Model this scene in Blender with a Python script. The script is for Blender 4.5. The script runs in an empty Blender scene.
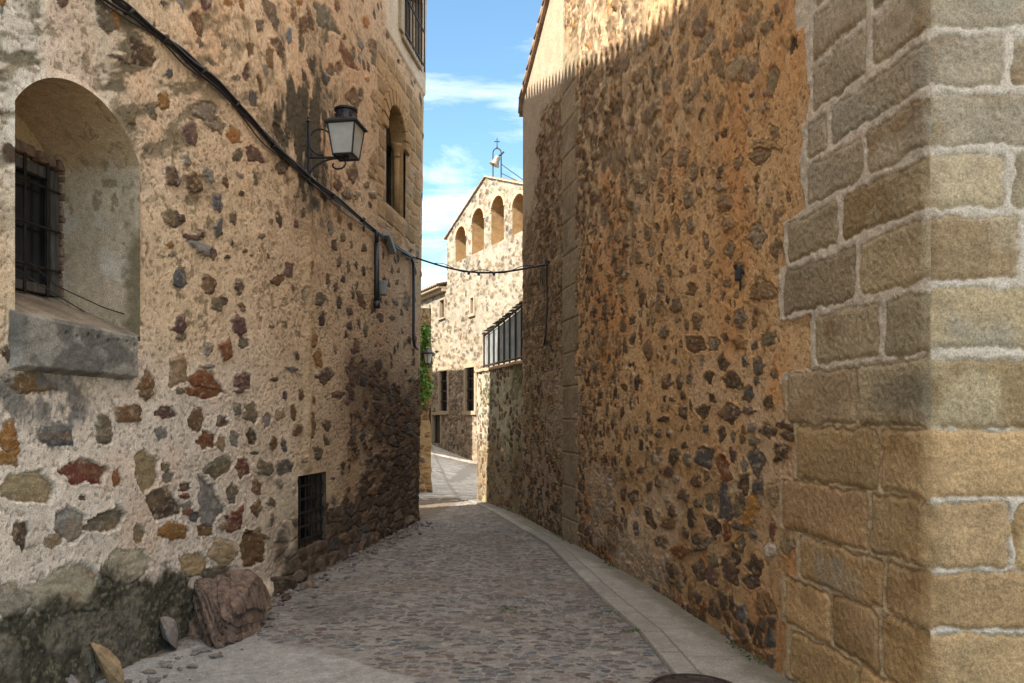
import bpy, bmesh, math, random
import numpy as np
from mathutils import Vector, Matrix

# ------------------------------------------------------------------ camera, light, exposure
scene = bpy.context.scene
COL = scene.collection
F, CX, HY, EYE = 750.0, 512.0, 418.0, 1.6       # focal length in pixels, principal point, eye height

cam_d = bpy.data.cameras.new('camera'); cam = bpy.data.objects.new('camera', cam_d); COL.objects.link(cam)
cam.location = (0, 0, EYE); cam.rotation_euler = (math.radians(90), 0, 0)
cam_d.sensor_width = 36; cam_d.lens = F/1024*36; cam_d.shift_y = (HY-341.5)/1024
cam_d.clip_start = .05; cam_d.clip_end = 3000
scene.camera = cam

SUN_EL = math.radians(42); SUN_AZ = (1.0, 1.0)   # the light travels towards +X +Y
world = bpy.data.worlds.new("World"); scene.world = world; world.use_nodes = True
wn = world.node_tree.nodes; wl = world.node_tree.links; wn.clear()
out = wn.new('ShaderNodeOutputWorld'); bg = wn.new('ShaderNodeBackground')
sky = wn.new('ShaderNodeTexSky'); sky.sky_type = 'NISHITA'; sky.sun_disc = False
sky.sun_elevation = SUN_EL; sky.sun_rotation = math.radians(225)
sky.air_density = 1.0; sky.dust_density = .35; sky.ozone_density = 1.3
bg.inputs['Strength'].default_value = .075
tc = wn.new('ShaderNodeTexCoord'); sep = wn.new('ShaderNodeSeparateXYZ'); wl.new(tc.outputs['Generated'], sep.inputs[0])
zc = wn.new('ShaderNodeMath'); zc.operation = 'MAXIMUM'; zc.inputs[1].default_value = .0; wl.new(sep.outputs['Z'], zc.inputs[0])
za = wn.new('ShaderNodeMath'); za.operation = 'ADD'; za.inputs[1].default_value = .12; wl.new(zc.outputs[0], za.inputs[0])
dx = wn.new('ShaderNodeMath'); dx.operation = 'DIVIDE'; wl.new(sep.outputs['X'], dx.inputs[0]); wl.new(za.outputs[0], dx.inputs[1])
dy = wn.new('ShaderNodeMath'); dy.operation = 'DIVIDE'; wl.new(sep.outputs['Y'], dy.inputs[0]); wl.new(za.outputs[0], dy.inputs[1])
cmb = wn.new('ShaderNodeCombineXYZ'); wl.new(dx.outputs[0], cmb.inputs[0]); wl.new(dy.outputs[0], cmb.inputs[1])
mp = wn.new('ShaderNodeMapping'); mp.inputs['Rotation'].default_value = (0, 0, .5); mp.inputs['Scale'].default_value = (1.0, 1.9, 1)
mp.inputs['Location'].default_value = (3.1, .6, 0)
wl.new(cmb.outputs[0], mp.inputs[0])
nz = wn.new('ShaderNodeTexNoise'); nz.inputs['Scale'].default_value = 1.25; nz.inputs['Detail'].default_value = 9; nz.inputs['Roughness'].default_value = .62
nz.inputs['Distortion'].default_value = .5
wl.new(mp.outputs[0], nz.inputs['Vector'])
rp = wn.new('ShaderNodeValToRGB'); rp.color_ramp.elements[0].position = .48; rp.color_ramp.elements[0].color = (0, 0, 0, 1)
rp.color_ramp.elements[1].position = 1.0; rp.color_ramp.elements[1].color = (1, 1, 1, 1)
cov = wn.new('ShaderNodeMapRange'); cov.inputs['From Min'].default_value = .50; cov.inputs['From Max'].default_value = .85   # extra cloud added above the view to brighten the shaded alley
cov.inputs['To Min'].default_value = 0; cov.inputs['To Max'].default_value = .50; wl.new(sep.outputs['Z'], cov.inputs['Value'])
cad = wn.new('ShaderNodeMath'); cad.operation = 'ADD'; wl.new(nz.outputs['Fac'], cad.inputs[0]); wl.new(cov.outputs[0], cad.inputs[1])
wl.new(cad.outputs[0], rp.inputs[0])
mx = wn.new('ShaderNodeMix'); mx.data_type = 'RGBA'
tn = wn.new('ShaderNodeMix'); tn.data_type = 'RGBA'; tn.blend_type = 'MULTIPLY'; tn.inputs[0].default_value = 1; wl.new(sky.outputs[0], tn.inputs[6]); tn.inputs[7].default_value = (.78, .95, .92, 1)
wl.new(rp.outputs['Color'], mx.inputs[0]); wl.new(tn.outputs[2], mx.inputs[6]); mx.inputs[7].default_value = (9.6, 9.0, 8.3, 1)
wl.new(mx.outputs[2], bg.inputs['Color']); wl.new(bg.outputs[0], out.inputs[0])

sd = bpy.data.lights.new('sun', 'SUN'); sd.energy = 3.2; sd.angle = math.radians(.5); sd.color = (1, .93, .82)
sun = bpy.data.objects.new('sun', sd); COL.objects.link(sun)
h_ = Vector((SUN_AZ[0], SUN_AZ[1], 0)).normalized()*math.cos(SUN_EL); h_.z = -math.sin(SUN_EL)
sun.rotation_euler = h_.to_track_quat('-Z', 'Y').to_euler(); sun.location = (-20, -20, 30)

scene.view_settings.view_transform = 'Standard'; scene.view_settings.look = 'None'
scene.view_settings.exposure = 2.12; scene.view_settings.gamma = 1
scene.render.engine = 'CYCLES'
scene.cycles.max_bounces = 10; scene.cycles.diffuse_bounces = 8

# ------------------------------------------------------------------ numeric noise
_T = np.random.RandomState(7).rand(16, 256, 256).astype(np.float32)
def vnoise(x, y, k=0):
    t = _T[k % 16]
    xi = np.floor(x); yi = np.floor(y); fx = (x-xi).astype(np.float32); fy = (y-yi).astype(np.float32)
    xi = xi.astype(np.int64) & 255; yi = yi.astype(np.int64) & 255; x1 = (xi+1) & 255; y1 = (yi+1) & 255
    fx = fx*fx*(3-2*fx); fy = fy*fy*(3-2*fy)
    return (t[xi, yi]*(1-fx)+t[x1, yi]*fx)*(1-fy)+(t[xi, y1]*(1-fx)+t[x1, y1]*fx)*fy
def fbm(x, y, k=0, oct=4, g=.55):
    s = 0; a = 1; n = 0
    for i in range(oct):
        s = s+a*vnoise(x*(2**i)+17.3*i, y*(2**i)+9.1*i, k+i); n += a; a *= g
    return s/n
def sstep(a, b, x):
    t = np.clip((x-a)/(b-a), 0, 1); return t*t*(3-2*t)
def voronoi(u, v, k, jit=.85):
    """jittered grid, returns F1, F2 and an id per nearest cell"""
    r1, r2 = _T[k % 16], _T[(k+5) % 16]
    iu = np.floor(u).astype(np.int64); iv = np.floor(v).astype(np.int64)
    f1 = np.full(u.shape, 9., np.float32); f2 = f1.copy(); cid = np.zeros(u.shape, np.int64)
    for a in (-1, 0, 1):
        for b in (-1, 0, 1):
            ci = (iu+a) & 255; cj = (iv+b) & 255
            du = iu+a+.5+jit*(r1[ci, cj]-.5)-u; dv = iv+b+.5+jit*(r2[ci, cj]-.5)-v
            d = np.sqrt(du*du+dv*dv).astype(np.float32)
            n = d < f1
            f2 = np.where(n, f1, np.minimum(f2, d)); cid = np.where(n, ci*256+cj, cid); f1 = np.where(n, d, f1)
    return f1, f2, cid
def hsh(cid, k):
    return _T[k % 16].ravel()[cid]

# ------------------------------------------------------------------ mesh helpers
def setp(o, label=None, cat=None, group=None, kind=None):
    if label: o['label'] = label
    if cat: o['category'] = cat
    if group: o['group'] = group
    if kind: o['kind'] = kind
    return o
def empty(name, loc, label, cat, group=None, rz=0):
    o = bpy.data.objects.new(name, None); COL.objects.link(o); o.location = loc; o.rotation_euler = (0, 0, rz)
    o.empty_display_size = .2
    return setp(o, label, cat, group)
def link(name, me, mat, parent=None, inv=True):
    o = bpy.data.objects.new(name, me); COL.objects.link(o)
    if mat: me.materials.append(mat)
    if parent:
        o.parent = parent
        if inv:      # the mesh is written in world coordinates
            m = Matrix.Translation(parent.location) @ parent.rotation_euler.to_matrix().to_4x4()
            top = parent
            o.matrix_parent_inverse = world_of(parent).inverted()
    return o
def world_of(o):
    m = o.matrix_parent_inverse @ Matrix.LocRotScale(o.location, o.rotation_euler, o.scale) if o.parent else Matrix.LocRotScale(o.location, o.rotation_euler, o.scale)
    return world_of(o.parent) @ m if o.parent else m
def grid_mesh(name, X, Y, Z, C, keep=None, flip=False):
    nr, nc = X.shape
    idx = np.arange(nr*nc).reshape(nr, nc)
    q = np.stack([idx[:-1, :-1], idx[:-1, 1:], idx[1:, 1:], idx[1:, :-1]], -1)
    if flip: q = q[..., ::-1]
    q = q.reshape(-1, 4) if keep is None else q[keep]
    me = bpy.data.meshes.new(name)
    me.vertices.add(nr*nc); me.vertices.foreach_set('co', np.stack([X, Y, Z], -1).astype(np.float32).ravel())
    n = len(q); me.loops.add(n*4); me.loops.foreach_set('vertex_index', q.astype(np.int32).ravel())
    me.polygons.add(n); me.polygons.foreach_set('loop_start', np.arange(0, n*4, 4, dtype=np.int32))
    me.polygons.foreach_set('use_smooth', np.ones(n, bool))
    if C is not None:
        a = me.attributes.new('Col', 'FLOAT_COLOR', 'POINT')
        c4 = np.ones((nr*nc, 4), np.float32); c4[:, :3] = np.clip(C, 0.004, .9).reshape(-1, 3); a.data.foreach_set('color', c4.ravel())
    me.update(calc_edges=True); me.validate()
    return me
def bm_mesh(name, bm, smooth=False):
    me = bpy.data.meshes.new(name); bmesh.ops.recalc_face_normals(bm, faces=bm.faces); bm.to_mesh(me); bm.free()
    if smooth: me.polygons.foreach_set('use_smooth', [True]*len(me.polygons))
    return me
def add_box(bm, c, s, ax=None, bev=0):
    """box of full size s centred on c; ax = three axis vectors"""
    ax = ax or (Vector((1, 0, 0)), Vector((0, 1, 0)), Vector((0, 0, 1)))
    c = Vector(c); vs = []
    for i in (-.5, .5):
        for j in (-.5, .5):
            for k in (-.5, .5):
                vs.append(bm.verts.new(c+ax[0]*s[0]*i+ax[1]*s[1]*j+ax[2]*s[2]*k))
    fs = [(0, 1, 3, 2), (4, 6, 7, 5), (0, 4, 5, 1), (2, 3, 7, 6), (0, 2, 6, 4), (1, 5, 7, 3)]
    fc = [bm.faces.new([vs[i] for i in f]) for f in fs]
    if bev:
        es = set(e for f in fc for e in f.edges)
        bmesh.ops.bevel(bm, geom=list(es), offset=bev, segments=2, affect='EDGES', profile=.5)
def add_tube(bm, pts, r, n=8, cap=True, r_end=None):
    pts = [Vector(p) for p in pts]; rings = []; up = Vector((.13, .21, .97))
    for i, p in enumerate(pts):
        t = (pts[min(i+1, len(pts)-1)]-pts[max(i-1, 0)]).normalized()
        a = t.cross(up)
        if a.length < .05: a = t.cross(Vector((1, 0, 0)))
        a.normalize(); b = t.cross(a)
        rr = r if r_end is None else r+(r_end-r)*i/(len(pts)-1)
        rings.append([bm.verts.new(p+a*rr*math.cos(2*math.pi*k/n)+b*rr*math.sin(2*math.pi*k/n)) for k in range(n)])
    for i in range(len(rings)-1):
        for k in range(n): bm.faces.new((rings[i][k], rings[i][(k+1) % n], rings[i+1][(k+1) % n], rings[i+1][k]))
    if cap: bm.faces.new(rings[0][::-1]); bm.faces.new(rings[-1])
def add_lathe(bm, c, prof, n=20, axis=None, sq=False):
    """profile [(r, h)] turned about an axis through c"""
    ax = (axis or Vector((0, 0, 1))).normalized(); a = ax.orthogonal().normalized(); b = ax.cross(a); c = Vector(c); rings = []
    for r, h in prof:
        rings.append([bm.verts.new(c+ax*h+a*max(r, 1e-4)*math.cos(2*math.pi*k/n)+b*max(r, 1e-4)*math.sin(2*math.pi*k/n)) for k in range(n)])
    for i in range(len(rings)-1):
        for k in range(n): bm.faces.new((rings[i][k], rings[i][(k+1) % n], rings[i+1][(k+1) % n], rings[i+1][k]))
    bm.faces.new(rings[0][::-1]); bm.faces.new(rings[-1])
def add_poly(bm, pts):
    return bm.faces.new([bm.verts.new(p) for p in pts])
def prism(bm, poly, z0, z1):
    a = [bm.verts.new((x, y, z0)) for x, y in poly]; b = [bm.verts.new((x, y, z1)) for x, y in poly]; n = len(poly)
    for i in range(n): bm.faces.new((a[i], a[(i+1) % n], b[(i+1) % n], b[i]))
    bm.faces.new(a[::-1]); bm.faces.new(b)

# ------------------------------------------------------------------ materials
def new_mat(name):
    m = bpy.data.materials.new(name); m.use_nodes = True
    n = m.node_tree.nodes; b = n['Principled BSDF']; b.inputs['Roughness'].default_value = .9
    b.inputs['Specular IOR Level'].default_value = .25
    return m, n, m.node_tree.links, b
def noise(n, l, scale, detail=4, rough=.6, coord='Object', stretch=None):
    t = n.new('ShaderNodeTexCoord'); x = n.new('ShaderNodeTexNoise'); x.inputs['Scale'].default_value = scale
    x.inputs['Detail'].default_value = detail; x.inputs['Roughness'].default_value = rough
    src = t.outputs[coord]
    if stretch:
        mp = n.new('ShaderNodeMapping'); mp.inputs['Scale'].default_value = stretch; l.new(src, mp.inputs[0]); src = mp.outputs[0]
    l.new(src, x.inputs['Vector']); return x.outputs['Fac']
def remap(n, l, src, lo, hi, a=.3, b=.7):
    r = n.new('ShaderNodeMapRange'); r.inputs['From Min'].default_value = a; r.inputs['From Max'].default_value = b
    r.inputs['To Min'].default_value = lo; r.inputs['To Max'].default_value = hi; l.new(src, r.inputs['Value']); return r.outputs[0]
def mult(n, l, col, fac):
    v = n.new('ShaderNodeVectorMath'); v.operation = 'SCALE'; l.new(col, v.inputs[0]); l.new(fac, v.inputs['Scale']); return v.outputs[0]
def mat_stone(name, s1=90, v1=(.72, 1.28), s2=18, v2=(.85, 1.15), bump=.5, dist=.006, rough=.92):
    """colour from the modelled stone pattern, broken up by two noises, with a grainy bump"""
    m, n, l, b = new_mat(name)
    a = n.new('ShaderNodeAttribute'); a.attribute_name = 'Col'
    f1 = noise(n, l, s1, 5, .7); f2 = noise(n, l, s2, 6, .65)
    c = mult(n, l, a.outputs['Color'], remap(n, l, f1, *v1)); c = mult(n, l, c, remap(n, l, f2, *v2))
    l.new(c, b.inputs['Base Color']); b.inputs['Roughness'].default_value = rough
    ad = n.new('ShaderNodeMath'); ad.operation = 'MULTIPLY_ADD'; l.new(f2, ad.inputs[0]); ad.inputs[1].default_value = 1.6; l.new(f1, ad.inputs[2])
    bp = n.new('ShaderNodeBump'); bp.inputs['Strength'].default_value = bump; bp.inputs['Distance'].default_value = dist
    l.new(ad.outputs[0], bp.inputs['Height']); l.new(bp.outputs[0], b.inputs['Normal'])
    return m
def mat_plain(name, c1, c2, scale=12, detail=6, rough=.85, metal=0, bump=.3, dist=.004, spec=.3, a=.35, bb=.65, stretch=None, fine=None):
    m, n, l, b = new_mat(name)
    f = noise(n, l, scale, detail, .65, stretch=stretch)
    r = n.new('ShaderNodeMix'); r.data_type = 'RGBA'; l.new(remap(n, l, f, 0, 1, a, bb), r.inputs[0])
    r.inputs[6].default_value = (*c1, 1); r.inputs[7].default_value = (*c2, 1)
    c = r.outputs[2]
    if fine: c = mult(n, l, c, remap(n, l, noise(n, l, fine, 4, .7), .7, 1.3))
    l.new(c, b.inputs['Base Color'])
    b.inputs['Roughness'].default_value = rough; b.inputs['Metallic'].default_value = metal; b.inputs['Specular IOR Level'].default_value = spec
    if bump:
        bp = n.new('ShaderNodeBump'); bp.inputs['Strength'].default_value = bump; bp.inputs['Distance'].default_value = dist
        l.new(f if not fine else noise(n, l, fine, 5, .7), bp.inputs['Height']); l.new(bp.outputs[0], b.inputs['Normal'])
    return m
M = {}
M['wall'] = mat_stone('rubble_masonry', 130, (.55, 1.45), 22, (.82, 1.18), .7, .007)
M['granite'] = mat_stone('granite_ashlar', 110, (.55, 1.45), 14, (.85, 1.15), .65, .006)
M['cobble'] = mat_stone('cobbles', 90, (.6, 1.4), 14, (.85, 1.15), .6, .005, .75)
M['far_wall'] = mat_stone('far_masonry', 14, (.7, 1.3), 3, (.9, 1.1), .6, .03)
M['plaster'] = mat_plain('reveal_plaster', (.50, .37, .23), (.60, .48, .33), 3.5, 8, .95, 0, .35, .006, .2, .35, .65, None, 60)
M['soffit'] = mat_plain('soffit_plaster', (.46, .32, .17), (.54, .40, .24), 4, 8, .95, 0, .3, .005, .2, .3, .7, None, 50)
M['sill'] = mat_plain('sill_granite', (.17, .155, .135), (.34, .30, .25), 5, 9, .95, 0, .7, .01, .2, .38, .62, None, 80)
M['house_plaster'] = mat_plain('house_plaster', (.42, .32, .21), (.52, .41, .28), 1.2, 8, .95, 0, .5, .02, .2, .3, .7, None, 20)
M['wood'] = mat_plain('weathered_wood', (.045, .038, .032), (.12, .105, .09), 9, 6, .85, 0, .4, .004, .2, .35, .65, (6, 6, .6))
M['iron'] = mat_plain('rusted_iron', (.018, .016, .016), (.05, .036, .028), 25, 5, .65, .4, .2, .002)
M['black'] = mat_plain('black_paint', (.012, .012, .014), (.028, .028, .03), 20, 5, .5, 0, .15, .002, .4)
M['cable'] = mat_plain('cable_sheath', (.012, .012, .015), (.03, .03, .034), 30, 4, .45, 0, .1, .002, .5)
M['dark'] = mat_plain('dark_glass_and_void', (.008, .009, .011), (.02, .022, .026), 3, 3, .18, 0, 0, 0, .5)
M['glass'] = mat_plain('frosted_glass', (.36, .36, .34), (.46, .46, .43), 6, 4, .35, 0, .05, .002, .5)
M['brick'] = mat_plain('old_brick', (.14, .075, .05), (.30, .20, .14), 14, 6, .95, 0, .6, .008)
M['terracotta'] = mat_plain('terracotta', (.40, .25, .16), (.52, .37, .25), 5, 6, .95, 0, .4, .01, .2, .3, .7, None, 40)
M['tile'] = mat_plain('roof_tile', (.18, .11, .075), (.34, .25, .18), 4, 6, .95, 0, .5, .01, .2, .3, .7, None, 30)
M['trim'] = mat_plain('dressed_stone', (.28, .215, .145), (.37, .295, .205), 2.2, 7, .95, 0, .4, .01, .2, .3, .7, None, 40)
M['gothic'] = mat_plain('ochre_stone', (.24, .14, .06), (.38, .25, .125), 4, 7, .95, 0, .5, .01, .2, .3, .7, None, 45)
M['slate'] = mat_plain('red_slate', (.075, .05, .04), (.24, .16, .115), 6, 8, .85, 0, .8, .02, .3, .35, .65, (3.5, 3.5, .8), 40)
M['tan_slate'] = mat_plain('tan_slate', (.20, .13, .07), (.34, .23, .13), 8, 7, .9, 0, .5, .01, .2, .35, .65, None, 50)
M['grey_slate'] = mat_plain('grey_slate', (.12, .095, .085), (.24, .20, .18), 8, 7, .9, 0, .5, .01, .2, .35, .65, None, 50)
M['greybox'] = mat_plain('grey_plastic', (.16, .16, .15), (.24, .23, .21), 8, 4, .6, 0, .1, .002)
M['bronze'] = mat_plain('bell_bronze', (.16, .14, .10), (.32, .30, .25), 6, 5, .5, .5, .2, .004)
M['castiron'] = mat_plain('cast_iron', (.035, .028, .026), (.085, .062, .055), 20, 6, .6, .5, .4, .004)
M['leaf'] = mat_plain('leaf_green', (.08, .17, .02), (.17, .32, .045), 8, 3, .6, 0, .1, .002, .3)
M['weed'] = mat_plain('weed_green', (.03, .06, .012), (.07, .12, .025), 20, 3, .7, 0, 0, 0)
M['mortar'] = mat_plain('foundation_rock', (.055, .04, .03), (.16, .115, .08), 6, 8, .92, 0, .9, .02, .2, .35, .65, None, 40)
# ------------------------------------------------------------------ the two street walls (plan lines)
def LY(px): return 3.142/(.144-(px-CX)/F)            # left wall X = -3.142 + .144 Y
def LX(Y): return -3.142+.144*Y
LN = Vector((1, -.144, 0)).normalized(); LD = Vector((.144, 1, 0)).normalized()
def lw(Y, z, off=0):
    return Vector((LX(Y), Y, z))+LN*off
def lpx(px, py, off=0):
    Y = LY(px); return lw(Y, EYE+(HY-py)/F*Y, off)
_py = np.linspace(3.29, 12.0, 400)
_px = np.interp(_py, [3.29, 4.5, 5.88, 6.98, 8.33, 9.55, 10.7, 12.0], [1.834, 1.654, 1.449, 1.279, .99, .71, .45, .155])
_k = np.exp(-np.linspace(-2, 2, 41)**2); _k /= _k.sum()
_px = np.convolve(np.pad(_px, 20, mode='reflect', reflect_type='odd'), _k, 'valid')
def RX(Y): return np.interp(Y, _py, _px)
_rpx = CX+F*_px/_py
def RY(px): return np.interp(px, _rpx[::-1], _py[::-1])
def rpt(px, py, off=0):
    Y = float(RY(px)); X = float(RX(Y)); e = .05
    d = Vector((float(RX(Y+e)-RX(Y-e)), 2*e, 0)).normalized(); n = Vector((-d.y, d.x, 0))
    return Vector((X, Y, EYE+(HY-py)/F*Y))+n*off

# ------------------------------------------------------------------ stones
PAL = {'b': (.15, .085, .042), 'd': (.085, .056, .038), 'o': (.27, .125, .035), 'r': (.14, .046, .033), 'g': (.20, .18, .155),
       't': (.30, .215, .125), 'u': (.085, .08, .08), 'p': (.115, .066, .055), 'k': (.135, .108, .07), 'l': (.17, .135, .075),
       'R': (.20, .075, .03), 'B': (.15, .17, .19), 'G': (.18, .14, .10), 'a': (.30, .195, .095), 'w': (.42, .37, .31), 'q': (.33, .27, .20)}
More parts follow.
